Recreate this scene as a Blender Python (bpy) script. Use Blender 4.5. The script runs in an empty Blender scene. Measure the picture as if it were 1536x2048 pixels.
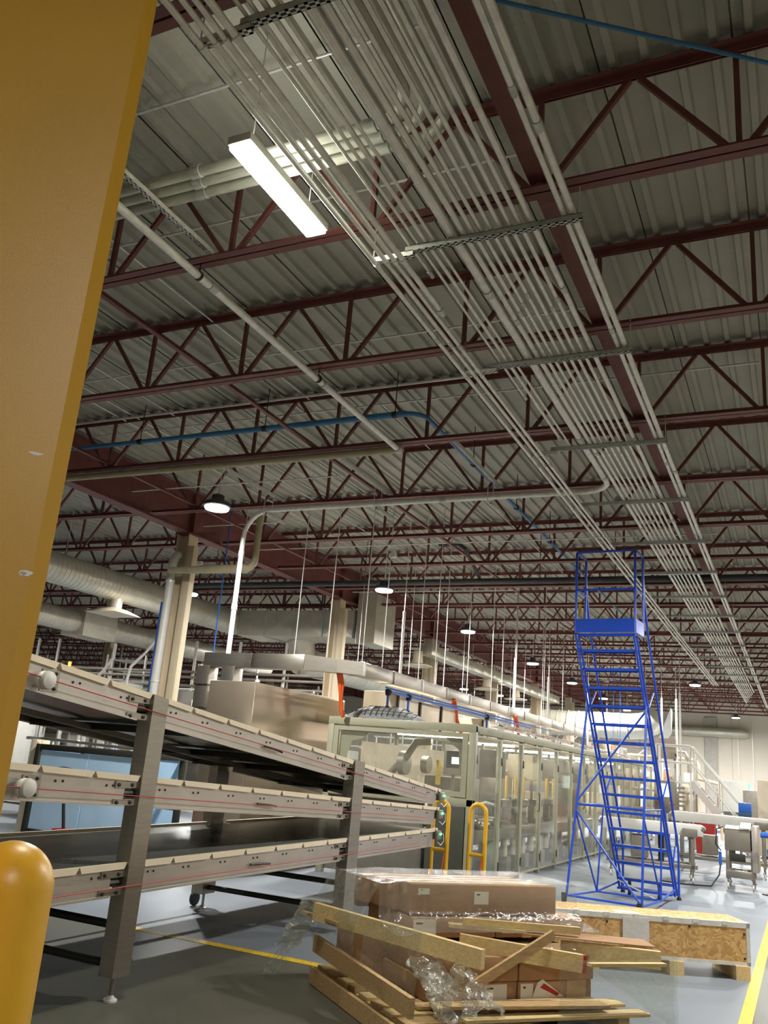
import bpy, bmesh, math, random
from mathutils import Matrix, Vector, noise as mnoise

random.seed(7)
SC = bpy.context.scene
COL = SC.collection

# ------------------------------------------------------------------ camera, world, exposure
EYE = Vector((0.0, 0.0, 1.6))
YAW, PITCH, ROLL, FPX = -0.457623832, 0.282212677, 0.0828149549, 1722.12


def make_camera():
    f = Vector((math.sin(YAW) * math.cos(PITCH), math.cos(YAW) * math.cos(PITCH), math.sin(PITCH)))
    r = Vector((math.cos(YAW), -math.sin(YAW), 0))
    u = r.cross(f)
    right = math.cos(ROLL) * r + math.sin(ROLL) * u
    up = -math.sin(ROLL) * r + math.cos(ROLL) * u
    m = Matrix((right, up, -f)).transposed().to_4x4()
    m.translation = EYE
    cam = bpy.data.cameras.new('camera')
    cam.sensor_fit = 'HORIZONTAL'
    cam.sensor_width = 36.0
    cam.lens = 36.0 * FPX / 1536.0
    cam.clip_start = 0.05
    cam.clip_end = 300
    o = bpy.data.objects.new('camera', cam)
    o.matrix_world = m
    COL.objects.link(o)
    SC.camera = o


make_camera()
W = bpy.data.worlds.new('world')
SC.world = W
W.use_nodes = True
W.node_tree.nodes['Background'].inputs[0].default_value = (0.75, 0.78, 0.85, 1)
W.node_tree.nodes['Background'].inputs[1].default_value = 0.25
SC.view_settings.view_transform = 'Standard'
SC.view_settings.look = 'None'
SC.view_settings.exposure = 0.55
SC.view_settings.gamma = 1
SC.view_settings.use_curve_mapping = False
SC.cycles.max_bounces = 4
SC.cycles.diffuse_bounces = 3
SC.cycles.glossy_bounces = 3
SC.cycles.transmission_bounces = 3
SC.cycles.transparent_max_bounces = 10
SC.cycles.sample_clamp_indirect = 6
SC.cycles.use_adaptive_sampling = True
SC.cycles.adaptive_threshold = .04
SC.cycles.adaptive_min_samples = 12
LAMP_W = 225.0


def add_area(name, loc, size, watts, parent=None, shape='DISK', size_y=None, rot=(0, 0, 0), col=(1, .97, .92), spread=math.pi):
    d = bpy.data.lights.new(name, 'AREA')
    d.shape = shape
    d.size = size
    if size_y:
        d.size_y = size_y
    d.energy = watts
    d.color = col
    d.spread = spread
    o = bpy.data.objects.new(name, d)
    o.location = loc
    o.rotation_euler = rot
    COL.objects.link(o)
    if parent:
        o.parent = parent
    return o


# ------------------------------------------------------------------ materials
def lin(c):
    return tuple(((x / 255) / 12.92 if x / 255 <= .04045 else ((x / 255 + .055) / 1.055) ** 2.4) for x in c)


MATS = {}


def mat(name, rgb, rough=.5, metal=0., var=.1, scale=6., bump=0., bscale=60., stretch=(1, 1, 1), spec=.5, rvar=.0):
    if name in MATS:
        return MATS[name]
    m = bpy.data.materials.new(name)
    m.use_nodes = True
    nt = m.node_tree
    b = nt.nodes['Principled BSDF']
    b.inputs['Roughness'].default_value = rough
    b.inputs['Metallic'].default_value = metal
    b.inputs['Specular IOR Level'].default_value = spec
    c = lin(rgb)
    tc = nt.nodes.new('ShaderNodeTexCoord')
    mp = nt.nodes.new('ShaderNodeMapping')
    mp.inputs['Scale'].default_value = stretch
    nt.links.new(tc.outputs['Object'], mp.inputs[0])
    n = nt.nodes.new('ShaderNodeTexNoise')
    n.inputs['Scale'].default_value = scale
    n.inputs['Detail'].default_value = 5
    nt.links.new(mp.outputs[0], n.inputs['Vector'])
    r = nt.nodes.new('ShaderNodeValToRGB')
    r.color_ramp.elements[0].position = .3
    r.color_ramp.elements[1].position = .7
    r.color_ramp.elements[0].color = tuple(x * (1 - var) for x in c) + (1,)
    r.color_ramp.elements[1].color = tuple(min(1, x * (1 + var)) for x in c) + (1,)
    nt.links.new(n.outputs['Fac'], r.inputs[0])
    nt.links.new(r.outputs[0], b.inputs['Base Color'])
    if rvar:
        mr = nt.nodes.new('ShaderNodeMapRange')
        mr.inputs['To Min'].default_value = max(.02, rough - rvar)
        mr.inputs['To Max'].default_value = min(1, rough + rvar)
        nt.links.new(n.outputs['Fac'], mr.inputs[0])
        nt.links.new(mr.outputs[0], b.inputs['Roughness'])
    if bump:
        n2 = nt.nodes.new('ShaderNodeTexNoise')
        n2.inputs['Scale'].default_value = bscale
        n2.inputs['Detail'].default_value = 4
        nt.links.new(mp.outputs[0], n2.inputs['Vector'])
        bp = nt.nodes.new('ShaderNodeBump')
        bp.inputs['Strength'].default_value = bump
        bp.inputs['Distance'].default_value = .01
        nt.links.new(n2.outputs['Fac'], bp.inputs['Height'])
        nt.links.new(bp.outputs[0], b.inputs['Normal'])
    MATS[name] = m
    return m


def emis(name, rgb, strength):
    m = bpy.data.materials.new(name)
    m.use_nodes = True
    nt = m.node_tree
    b = nt.nodes['Principled BSDF']
    b.inputs['Base Color'].default_value = lin(rgb) + (1,)
    b.inputs['Emission Color'].default_value = lin(rgb) + (1,)
    b.inputs['Emission Strength'].default_value = strength
    m.cycles.emission_sampling = 'NONE'
    MATS[name] = m
    return m


def clear(name, tint=(245, 248, 245), milk=.05, milkcol=(230, 230, 225), gloss=.06, grough=.06, bump=0., bscale=10.):
    """thin clear sheet: mostly see-through, fresnel reflection, a little milky haze"""
    m = bpy.data.materials.new(name)
    m.use_nodes = True
    nt = m.node_tree
    for n in list(nt.nodes):
        nt.nodes.remove(n)
    out = nt.nodes.new('ShaderNodeOutputMaterial')
    tr = nt.nodes.new('ShaderNodeBsdfTransparent')
    tr.inputs[0].default_value = lin(tint) + (1,)
    df = nt.nodes.new('ShaderNodeBsdfDiffuse')
    df.inputs[0].default_value = lin(milkcol) + (1,)
    gl = nt.nodes.new('ShaderNodeBsdfGlossy')
    gl.inputs['Roughness'].default_value = grough
    m1 = nt.nodes.new('ShaderNodeMixShader')
    tc = nt.nodes.new('ShaderNodeTexCoord')
    nz = nt.nodes.new('ShaderNodeTexNoise')
    nz.inputs['Scale'].default_value = 3
    nt.links.new(tc.outputs['Object'], nz.inputs['Vector'])
    mr = nt.nodes.new('ShaderNodeMapRange')
    mr.inputs['To Min'].default_value = milk * .4
    mr.inputs['To Max'].default_value = milk * 1.6
    nt.links.new(nz.outputs['Fac'], mr.inputs[0])
    nt.links.new(mr.outputs[0], m1.inputs[0])
    nt.links.new(tr.outputs[0], m1.inputs[1])
    nt.links.new(df.outputs[0], m1.inputs[2])
    lw = nt.nodes.new('ShaderNodeLayerWeight')
    lw.inputs[0].default_value = .5
    pw = nt.nodes.new('ShaderNodeMath')
    pw.operation = 'POWER'
    pw.inputs[1].default_value = 4.5
    nt.links.new(lw.outputs['Facing'], pw.inputs[0])
    ad = nt.nodes.new('ShaderNodeMath')
    ad.operation = 'MULTIPLY_ADD'
    ad.inputs[1].default_value = .45
    ad.inputs[2].default_value = gloss
    ad.use_clamp = True
    nt.links.new(pw.outputs[0], ad.inputs[0])
    m2 = nt.nodes.new('ShaderNodeMixShader')
    nt.links.new(ad.outputs[0], m2.inputs[0])
    nt.links.new(m1.outputs[0], m2.inputs[1])
    nt.links.new(gl.outputs[0], m2.inputs[2])
    nt.links.new(m2.outputs[0], out.inputs[0])
    if bump:
        n2 = nt.nodes.new('ShaderNodeTexNoise')
        n2.inputs['Scale'].default_value = bscale
        n2.inputs['Detail'].default_value = 3
        n2.inputs['Distortion'].default_value = 1.5
        nt.links.new(tc.outputs['Object'], n2.inputs['Vector'])
        bp = nt.nodes.new('ShaderNodeBump')
        bp.inputs['Strength'].default_value = bump
        bp.inputs['Distance'].default_value = .02
        nt.links.new(n2.outputs['Fac'], bp.inputs['Height'])
        nt.links.new(bp.outputs[0], gl.inputs['Normal'])
    MATS[name] = m
    return m


def osb_mat():
    m = mat('osb', (205, 165, 100), rough=.75, var=.12, scale=9)
    nt = m.node_tree
    b = nt.nodes['Principled BSDF']
    tc = nt.nodes.new('ShaderNodeTexCoord')
    nz = nt.nodes.new('ShaderNodeTexNoise')
    nz.inputs['Scale'].default_value = 7
    nz.inputs['Detail'].default_value = 2
    nt.links.new(tc.outputs['Object'], nz.inputs['Vector'])
    mx = nt.nodes.new('ShaderNodeMixRGB')
    mx.blend_type = 'LINEAR_LIGHT'
    mx.inputs[0].default_value = .12
    nt.links.new(tc.outputs['Object'], mx.inputs[1])
    nt.links.new(nz.outputs['Color'], mx.inputs[2])
    mp = nt.nodes.new('ShaderNodeMapping')
    mp.inputs['Scale'].default_value = (1, 1, 2.0)
    nt.links.new(mx.outputs[0], mp.inputs[0])
    vo = nt.nodes.new('ShaderNodeTexVoronoi')
    vo.inputs['Scale'].default_value = 26
    nt.links.new(mp.outputs[0], vo.inputs['Vector'])
    bw = nt.nodes.new('ShaderNodeRGBToBW')
    nt.links.new(vo.outputs['Color'], bw.inputs[0])
    r = nt.nodes.new('ShaderNodeValToRGB')
    e = r.color_ramp.elements
    e[0].position, e[1].position = .15, .85
    e[0].color = lin((176, 134, 80)) + (1,)
    e[1].color = lin((218, 182, 122)) + (1,)
    e.new(.5).color = lin((200, 158, 98)) + (1,)
    nt.links.new(bw.outputs[0], r.inputs[0])
    nt.links.new(r.outputs[0], b.inputs['Base Color'])
    return m


def floor_mat():
    m = mat('floor_epoxy', (124, 131, 138), rough=.5, var=.12, scale=.7, rvar=.12, spec=.3)
    return m


RED = mat('red_primer', (116, 66, 61), rough=.55, var=.12, scale=5)
DECK = mat('deck_grey', (170, 169, 156), rough=.6, metal=.1, var=.08, scale=2)
GALV = mat('galvanised', (224, 224, 218), rough=.34, metal=.25, var=.12, scale=14)
GALVD = mat('galvanised_dark', (188, 192, 186), rough=.45, metal=.3, var=.14, scale=14)
STEEL = mat('stainless', (158, 152, 141), rough=.34, metal=.85, var=.07, scale=5, stretch=(1, 1, 12))
STEELB = mat('stainless_brushed', (184, 177, 167), rough=.42, metal=.7, var=.06, scale=4, stretch=(6, 1, 1))
DARKST = mat('dark_steel', (58, 58, 50), rough=.5, metal=.5, var=.1)
BLACK = mat('black_rubber', (26, 26, 26), rough=.6, var=.1)
CREAM = mat('cream_paint', (204, 188, 158), rough=.55, var=.05, scale=3)
CREAMP = mat('cream_plastic', (222, 208, 182), rough=.45, var=.05)
WHITEP = mat('white_wall_paint', (216, 208, 194), rough=.8, var=.03, scale=1)
WHITE = mat('white_plastic', (206, 204, 196), rough=.4, var=.04)
YEL = mat('yellow_paint', (224, 170, 38), rough=.38, var=.05, scale=3, bump=.03, bscale=90)
YELC = mat('column_yellow', (198, 150, 44), rough=.42, var=.05, scale=2.5, bump=.06, bscale=420)
YELT = mat('yellow_floor_tape', (214, 178, 40), rough=.55, var=.22, scale=22)
BLUE = mat('ladder_blue', (30, 78, 196), rough=.35, var=.06)
BLUEP = mat('blue_pipe', (62, 122, 170), rough=.4, var=.08)
BLUEH = mat('blue_air_line', (40, 98, 190), rough=.4, var=.08)
BLUET = mat('blue_tarp', (56, 128, 210), rough=.35, var=.2, scale=5, bump=.4, bscale=9)
LBLUE = mat('light_blue_panel', (176, 208, 232), rough=.5, var=.06, scale=3)
BELT = mat('belt_grey', (132, 134, 126), rough=.26, var=.1, scale=3)
ORANGE = mat('orange_cable', (216, 92, 34), rough=.5)
REDC = mat('red_cord', (176, 44, 40), rough=.5)
FRAMEG = mat('frame_grey_green', (156, 154, 130), rough=.45, var=.04)
DKGREEN = mat('dark_cabinet', (84, 86, 74), rough=.4, metal=.3, var=.06)
CARD = mat('cardboard', (166, 128, 92), rough=.8, var=.08, scale=7)
TAPE = mat('kraft_tape', (196, 164, 120), rough=.4, var=.05)
LABELW = mat('label_white', (228, 224, 212), rough=.6, var=.03)
WOOD = mat('pine_lumber', (214, 188, 134), rough=.7, var=.16, scale=5, stretch=(14, 2, 14))
WOOD2 = mat('weathered_board', (184, 152, 106), rough=.75, var=.2, scale=5, stretch=(12, 2, 12))
PAPER = mat('paper', (206, 202, 196), rough=.7, var=.04, bump=.3, bscale=20)
REDP = mat('red_paint', (170, 44, 36), rough=.6)
TAN = mat('tan_pipe', (168, 158, 128), rough=.5, var=.08)
DUCT = mat('duct_galvanised', (196, 192, 176), rough=.36, metal=.4, var=.1, scale=3)
DGREY = mat('dark_grey', (60, 62, 64), rough=.5)
MGREY = mat('machine_grey', (128, 122, 110), rough=.45, metal=.3, var=.08)
TEAL = mat('teal_sheet', (128, 150, 140), rough=.4, var=.2, scale=4)
BROWN = mat('brown_cloth', (120, 72, 56), rough=.7)
OSB = osb_mat()
FLOOR = floor_mat()
WALK = mat('walkway_concrete', (90, 89, 78), rough=.45, var=.14, scale=1.2, rvar=.1, spec=.3)
CABST = mat('cabinet_steel', (172, 158, 138), rough=.3, metal=.85, var=.05, scale=1.5)
GLASS = clear('clear_pane', milk=.07, milkcol=(225, 214, 196), gloss=.02)
FILM = clear('stretch_film', milk=.08, milkcol=(235, 232, 225), gloss=.07, grough=.12, bump=.8, bscale=12)
FILM2 = clear('stretch_film_bunched', milk=.2, milkcol=(240, 238, 228), gloss=.12, grough=.14, bump=.7, bscale=18)
LAMP = emis('lamp_glow', (255, 246, 236), 14)
TUBE = emis('tube_glow', (255, 252, 220), 16)
GRN = emis('green_indicator', (60, 255, 120), 6)
REDL = emis('red_indicator', (255, 40, 40), 6)
SCREEN = emis('screen_glow', (215, 230, 220), 1.1)
STRIP = emis('strip_glow', (255, 240, 232), 12)
ORL = emis('orange_indicator', (255, 110, 40), 5)

# ------------------------------------------------------------------ mesh builder
XF = {}


class MB:
    def __init__(self, xf=None):
        self.v, self.f = [], []
        self.xf = xf or Matrix.Identity(4)

    def add(self, vs, fs):
        b = len(self.v)
        self.v += [self.xf @ Vector(p) for p in vs]
        self.f += [tuple(b + i for i in q) for q in fs]
        return self

    def box(self, x0, x1, y0, y1, z0, z1):
        vs = [(x, y, z) for z in (z0, z1) for y in (y0, y1) for x in (x0, x1)]
        return self.add(vs, [(0, 2, 3, 1), (4, 5, 7, 6), (0, 1, 5, 4), (2, 6, 7, 3), (0, 4, 6, 2), (1, 3, 7, 5)])

    def cbox(self, x0, x1, y0, y1, z0, z1, c=.01):
        """box with chamfered edges"""
        bm = bmesh.new()
        bmesh.ops.create_cube(bm, size=1)
        for v in bm.verts:
            v.co = Vector(((x0 + x1) / 2 + v.co.x * (x1 - x0), (y0 + y1) / 2 + v.co.y * (y1 - y0), (z0 + z1) / 2 + v.co.z * (z1 - z0)))
        bmesh.ops.bevel(bm, geom=bm.edges[:], offset=c, segments=2, affect='EDGES', profile=.5)
        bm.verts.index_update()
        self.add([v.co.copy() for v in bm.verts], [tuple(v.index for v in f.verts) for f in bm.faces])
        bm.free()
        return self

    def frame(self, p0, p1, up=(0, 0, 1)):
        p0, p1 = Vector(p0), Vector(p1)
        d = (p1 - p0).normalized()
        u = Vector(up)
        if abs(d.dot(u)) > .98:
            u = Vector((0, 1, 0))
        s = d.cross(u).normalized()
        return p0, p1, d, s, s.cross(d).normalized()

    def bar(self, p0, p1, w, h, up=(0, 0, 1)):
        p0, p1, d, s, t = self.frame(p0, p1, up)
        vs = [p + s * a * w / 2 + t * b * h / 2 for p in (p0, p1) for a, b in ((-1, -1), (1, -1), (1, 1), (-1, 1))]
        return self.add(vs, [(0, 1, 2, 3), (7, 6, 5, 4), (0, 4, 5, 1), (1, 5, 6, 2), (2, 6, 7, 3), (3, 7, 4, 0)])

    def prof(self, p0, p1, pts, up=(0, 0, 1), caps=True):
        """extrude a closed 2-D profile (s,t) from p0 to p1"""
        p0, p1, d, s, t = self.frame(p0, p1, up)
        n = len(pts)
        vs = [p + s * a + t * b for p in (p0, p1) for a, b in pts]
        fs = [(i, (i + 1) % n, n + (i + 1) % n, n + i) for i in range(n)]
        if caps:
            fs += [tuple(range(n))[::-1], tuple(range(n, 2 * n))]
        return self.add(vs, fs)

    def tube(self, pts, r, n=8, caps=True, rr=None):
        """round tube along a polyline"""
        pts = [Vector(p) for p in pts]
        k = len(pts)
        rr = rr or [r] * k
        d = (pts[1] - pts[0]).normalized()
        u = Vector((0, 0, 1)) if abs(d.z) < .9 else Vector((0, 1, 0))
        s = d.cross(u).normalized()
        vs, fs = [], []
        for i, p in enumerate(pts):
            a = (pts[i] - pts[i - 1]).normalized() if i else (pts[1] - pts[0]).normalized()
            b = (pts[i + 1] - pts[i]).normalized() if i < k - 1 else a
            t = (a + b).normalized() if (a + b).length > 1e-6 else a
            s = (s - t * s.dot(t)).normalized()
            w = t.cross(s)
            m = 1 / max(.4, math.sqrt(max(0.01, (1 + a.dot(b)) / 2)))
            for j in range(n):
                an = 2 * math.pi * j / n
                vs.append(p + (s * math.cos(an) + w * math.sin(an)) * rr[i] * (m if 0 < i < k - 1 else 1))
        for i in range(k - 1):
            for j in range(n):
                fs.append((i * n + j, i * n + (j + 1) % n, (i + 1) * n + (j + 1) % n, (i + 1) * n + j))
        if caps:
            fs += [tuple(range(n))[::-1], tuple(range((k - 1) * n, k * n))]
        return self.add(vs, fs)

    def cyl(self, p0, p1, r, n=12, r1=None):
        return self.tube([p0, p1], r, n, True, [r, r if r1 is None else r1])

    def lathe(self, c, prof, n=20, axis='Z'):
        vs, fs = [], []
        k = len(prof)
        for i, (r, z) in enumerate(prof):
            for j in range(n):
                a = 2 * math.pi * j / n
                x, y = r * math.cos(a), r * math.sin(a)
                q = {'Z': (x, y, z), 'X': (z, x, y), 'Y': (y, z, x)}[axis]
                vs.append((c[0] + q[0], c[1] + q[1], c[2] + q[2]))
        for i in range(k - 1):
            for j in range(n):
                fs.append((i * n + j, i * n + (j + 1) % n, (i + 1) * n + (j + 1) % n, (i + 1) * n + j))
        fs += [tuple(range(n))[::-1], tuple(range((k - 1) * n, k * n))]
        return self.add(vs, fs)

    def quad(self, a, b, c, d):
        return self.add([a, b, c, d], [(0, 1, 2, 3)])

    def grid(self, fn, nu, nv):
        vs = [fn(i / nu, j / nv) for j in range(nv + 1) for i in range(nu + 1)]
        fs = [(j * (nu + 1) + i, j * (nu + 1) + i + 1, (j + 1) * (nu + 1) + i + 1, (j + 1) * (nu + 1) + i) for j in range(nv) for i in range(nu)]
        return self.add(vs, fs)

    def mesh(self, name, m, inv=None, smooth=True, ang=40):
        me = bpy.data.meshes.new(name)
        inv = inv or Matrix.Identity(4)
        me.from_pydata([inv @ p for p in self.v], [], self.f)
        if m:
            me.materials.append(m)
        if smooth:
            me.polygons.foreach_set('use_smooth', [True] * len(me.polygons))
            me.set_sharp_from_angle(angle=math.radians(ang))
        me.update()
        return me

    def build(self, name, m, parent=None, org=None, smooth=True, ang=40, label=None, kind=None):
        """world-space geometry -> object under parent (kept in the parent's frame)"""
        if parent is not None:
            base = XF[parent.name]
        else:
            base = Matrix.Translation(org if org is not None else (0, 0, 0))
        o = bpy.data.objects.new(name, self.mesh(name, m, base.inverted(), smooth, ang))
        COL.objects.link(o)
        if parent is not None:
            o.parent = parent
        else:
            o.location = base.translation
        XF[o.name] = base
        if label:
            o['label'] = label
        if kind:
            o['kind'] = kind
        return o


def tag(o, label=None, cat=None, group=None, kind=None):
    for k, v in (('label', label), ('category', cat), ('group', group), ('kind', kind)):
        if v:
            o[k] = v
    return o


def thing(name, label, cat, loc=(0, 0, 0), rz=0., group=None, kind=None):
    o = bpy.data.objects.new(name, None)
    o.empty_display_size = .1
    o.location = loc
    o.rotation_euler = (0, 0, rz)
    COL.objects.link(o)
    XF[o.name] = Matrix.Translation(loc) @ Matrix.Rotation(rz, 4, 'Z')
    tag(o, label, cat, group, kind)
    return o


def inst(name, me, parent, loc=(0, 0, 0), rot=None, kind=None):
    """another object on shared mesh data, placed in its parent's frame"""
    o = bpy.data.objects.new(name, me)
    o.location = loc
    if rot:
        o.rotation_euler = rot
    o.parent = parent
    COL.objects.link(o)
    XF[o.name] = XF[parent.name] @ Matrix.Translation(loc)
    if kind:
        o['kind'] = kind
    return o


def copy_tree(o, parent=None):
    c = o.copy()
    COL.objects.link(c)
    if parent is not None:
        c.parent = parent
    XF[c.name] = XF[o.name].copy()
    for ch in list(o.children):
        copy_tree(ch, c)
    return c


def arc(c, r, a0, a1, n, ax, ay):
    """points on an arc in the plane of unit vectors ax, ay"""
    c, ax, ay = Vector(c), Vector(ax), Vector(ay)
    return [c + ax * r * math.cos(a0 + (a1 - a0) * i / n) + ay * r * math.sin(a0 + (a1 - a0) * i / n) for i in range(n + 1)]


ORD = ['nearest', 'second', 'third', 'fourth', 'fifth', 'sixth', 'seventh', 'eighth', 'ninth', 'tenth', 'eleventh', 'twelfth', 'thirteenth', 'fourteenth',
       'fifteenth', 'sixteenth', 'seventeenth', 'eighteenth', 'nineteenth', 'twentieth', 'twenty-first', 'twenty-second', 'twenty-third', 'twenty-fourth', 'twenty-fifth', 'twenty-sixth']
# ================================================================== THE SETTING
X0, X1, Y0, Y1, ZD = -40.0, 6.0, -8.0, 49.2, 6.06
o = MB().box(X0, -.46, 6.775, Y1, -.2, 0).build('floor', FLOOR, org=(-10, 20, 0))
tag(o, 'smooth grey-blue coated concrete floor of the production area', kind='structure')
o = MB().box(X0, X1, Y0, 6.775, -.2, 0).box(-.46, X1, 6.775, Y1, -.2, 0).build('floor', WALK, org=(0, 0, 0))
tag(o, 'darker bare concrete walkway floor in front of the yellow tape', kind='structure')


def wall(name, x0, x1, y0, y1, label):
    w = MB().box(x0, x1, y0, y1, 0, ZD + .1).build(name, WHITEP, org=((x0 + x1) / 2, (y0 + y1) / 2, 0))
    tag(w, label, kind='structure')
    return w


wb = wall('wall_back', X0, X1, Y1 + .03, Y1 + .3, 'white panelled wall at the far end of the hall')
wall('wall_left', X0 - .3, X0, Y0, Y1, 'white wall far off on the left side of the hall')
wall('wall_right', X1, X1 + .3, Y0, Y1, 'white wall on the right side of the hall')
wall('wall_front', X0, X1, Y0 - .3, Y0, 'white wall behind the camera')
pm = MB().box(.012, 4.588, -.06, 0, .0, ZD - .05).mesh('wall_panel', WHITEP)
for i in range(10):
    inst('wall_panel', pm, wb, (X0 - (X0 + X1) / 2 + i * 4.6, Y1 + .03 - (Y1 + .165), 0))
tr = MB().box(X0, X1, Y1 - .05, Y1 - .03, 0, .12).build('baseboard_back', mat('base_grey', (150, 148, 142), .6), org=(0, Y1, 0))
tag(tr, 'grey baseboard along the far white wall', kind='structure')

# ---- floor tape
for nm, b, lab in (('floor_tape', (-13.5, -2.9, 6.72, 6.83), 'yellow floor tape running left under the tiered conveyor'),
                   ('floor_tape', (-.505, -.415, 4.0, 30.0), 'yellow floor tape at the right edge, beyond the plywood crate')):
    tag(MB().box(b[0], b[1], b[2], b[3], .0, .0025).build(nm, YELT, org=((b[0] + b[1]) / 2, (b[2] + b[3]) / 2, 0)), lab, 'floor tape')

# ---- roof deck: sheets with ribs
ceil = MB().box(X0, X1, Y0, Y1, ZD + .05, ZD + .25).build('ceiling', DECK, org=(0, 0, ZD + .05))
tag(ceil, 'grey ribbed metal roof deck above the joists', kind='structure')
PITCH_R, NR = .2032, 4
SHW = PITCH_R * NR
SHL = (Y1 - Y0) / 3


def deck_mesh():
    pr = [(0, .012), (.008, 0.0)]
    for k in range(NR):
        c = k * PITCH_R + .1
        pr += [(c - .036, .0), (c - .022, -.040), (c + .022, -.040), (c + .036, .0)]
    pr += [(SHW - .004, 0.0), (SHW, -.008)]
    mb = MB()
    vs = [(x, y, z) for y in (0, SHL - .004) for x, z in pr]
    n = len(pr)
    mb.add(vs, [(i, n + i, n + i + 1, i + 1) for i in range(n - 1)])
    return mb.mesh('deck_sheet', DECK, smooth=False)


dm = deck_mesh()
ncol = int((X1 - X0) / SHW)
for i in range(ncol + 1):
    for j in range(3):
        inst('deck_sheet', dm, ceil, (X0 + i * SHW, Y0 + j * SHL, -.05 + .04 - .03))

# ---- open-web joists
JY = [2.66, 4.66, 6.58, 8.66, 10.67, 12.69, 14.65, 16.65, 18.62] + [20.62 + 2.0 * k for k in range(14)]
JX0, JX1 = -9.52, 4.4
VX = [-0.155 - 1.2125 * k for k in range(-3, 8)]
ZB_, ZT_ = 5.23, 5.98


def chord_mesh(bottom):
    mb = MB()
    for s in (-1, 1):
        a, b, h, t = .008, .07, .06, .006
        pts = [(s * a, 0), (s * b, 0), (s * b, t), (s * (a + t), t), (s * (a + t), h), (s * a, h)]
        if not bottom:
            pts = [(x, -y) for x, y in pts]
        if (s < 0) == bottom:
            pts = pts[::-1]
        z = ZB_ if bottom else ZT_ + .02
        mb.prof((JX0, 0, z), (JX1, 0, z), pts)
    return mb.mesh('bottom_chord' if bottom else 'top_chord', RED, Matrix.Translation((-2.56, 0, ZB_)).inverted(), smooth=False)


CB, CT = chord_mesh(True), chord_mesh(False)


def web_bar(p0, p1, name):
    return MB().bar(p0, p1, .034, .036).mesh(name, RED, smooth=False)


zb, zt = .035, .72
WV = web_bar((0, 0, zb), (0, 0, zt), 'web_vertical')
WL = web_bar((-.06, 0, zb), (-.575, 0, zt - .01), 'web_diagonal')
WR = web_bar((.06, 0, zb), (.575, 0, zt - .01), 'web_diagonal')
mb = MB()
for x in VX:
    for a, b in (((0, zb), (0, zt)), ((-.06, zb), (-.575, zt)), ((.06, zb), (.575, zt))):
        mb.bar((x + 2.56 + a[0], 0, a[1]), (x + 2.56 + b[0], 0, b[1]), .034, .036)
WALL_ = mb.mesh('web', RED, smooth=False)
BAYS = [(0., 'right of the long girder', 9), (-14.1, 'left of the long girder', 7), (-28.2, 'in the bay farthest left', 0)]
for bi, (dx, where, near) in enumerate(BAYS):
    for k, y in enumerate(JY):
        if bi > 0 and k < 3:
            continue
        t = thing('roof_joist', f'dark red open-web roof joist, {ORD[k]} from the camera, {where}', 'joist', (-2.56 + dx, y, ZB_), 0, 'roof joists')
        inst('bottom_chord', CB, t)
        inst('top_chord', CT, t)
        if k < near:
            for x in VX:
                for me in (WV, WL, WR):
                    inst(me.name, me, t, (x + 2.56, 0, 0))
        else:
            inst('web', WALL_, t, kind='stuff')


# ---- girders and columns
def ibeam(mb, p0, p1, h, w, tf=.02, tw=.012):
    pts = [(-w / 2, 0), (w / 2, 0), (w / 2, tf), (tw / 2, tf), (tw / 2, h - tf), (w / 2, h - tf), (w / 2, h), (-w / 2, h), (-w / 2, h - tf), (-tw / 2, h - tf), (-tw / 2, tf), (-w / 2, tf)]
    return mb.prof(p0, p1, pts)


for gx, lab in ((-9.66, 'deep dark red girder carried by the cream columns beside the machine line'), (-23.76, 'dark red girder farther left beyond the round ducts')):
    g = thing('girder', lab, 'girder', (gx, 20, 5.2))
    b = ibeam(MB(), (gx, 3, 5.2), (gx, Y1 - .1, 5.2), .76, .22).build('beam', RED, g, smooth=False)
    for y in [11.85 + 5.75 * k for k in range(7)]:
        MB().box(gx - .1, gx + .1, y - .006, y + .006, 5.22, 5.94).build('stiffener', RED, b, smooth=False)


def column(x, y, label, pipe=False, first=False):
    t = thing('column', label, 'column', (x, y, 0), 0, 'columns under the girders')
    w, h, tf = .26, .26, .02
    pts = [(-w / 2, -h / 2), (w / 2, -h / 2), (w / 2, -h / 2 + tf), (.01, -h / 2 + tf), (.01, h / 2 - tf), (w / 2, h / 2 - tf), (w / 2, h / 2), (-w / 2, h / 2), (-w / 2, h / 2 - tf), (-.01, h / 2 - tf), (-.01, -h / 2 + tf), (-w / 2, -h / 2 + tf)]
    m = MB()
    vs = [(x + b, y + a, z) for z in (.02, 5.18) for a, b in pts]
    n = len(pts)
    m.add(vs, [(i, (i + 1) % n, n + (i + 1) % n, n + i) for i in range(n)] + [tuple(range(n))[::-1], tuple(range(n, 2 * n))])
    m.build('shaft', CREAM, t, smooth=False)
    MB().box(x - .2, x + .2, y - .2, y + .2, 0, .025).build('base_plate', CREAM, t)
    MB().box(x - .16, x + .16, y - .16, y + .16, 5.17, 5.2).build('cap_plate', RED, t)
    MB().cbox(x + .14, x + .30, y - .17, y - .03, .3, 4.95, .012).build('wire_cover', CREAM, t, label='boxed wire cover on the column face')
    if pipe:
        MB().tube([(x - .19, y - .2, .1), (x - .19, y - .2, 3.95)], .022, 8).build('blue_glow_tube', BLUEH, t)  # added blue tube, stands in for the blue glow along the column edge
        MB().tube([(x - .05, y - .24, .05), (x - .05, y - .24, 4.65), (x - .03, y - .2, 4.75), (x - .03, y - .15, 4.8)], .075, 12).build('drain_pipe', WHITE, t)
        for z in (1.2, 2.6, 4.3):
            MB().lathe((x - .05, y - .24, z), [(.08, -.015), (.084, -.015), (.084, .015), (.08, .015)], 14).build('pipe_strap', GALV, t)


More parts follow.
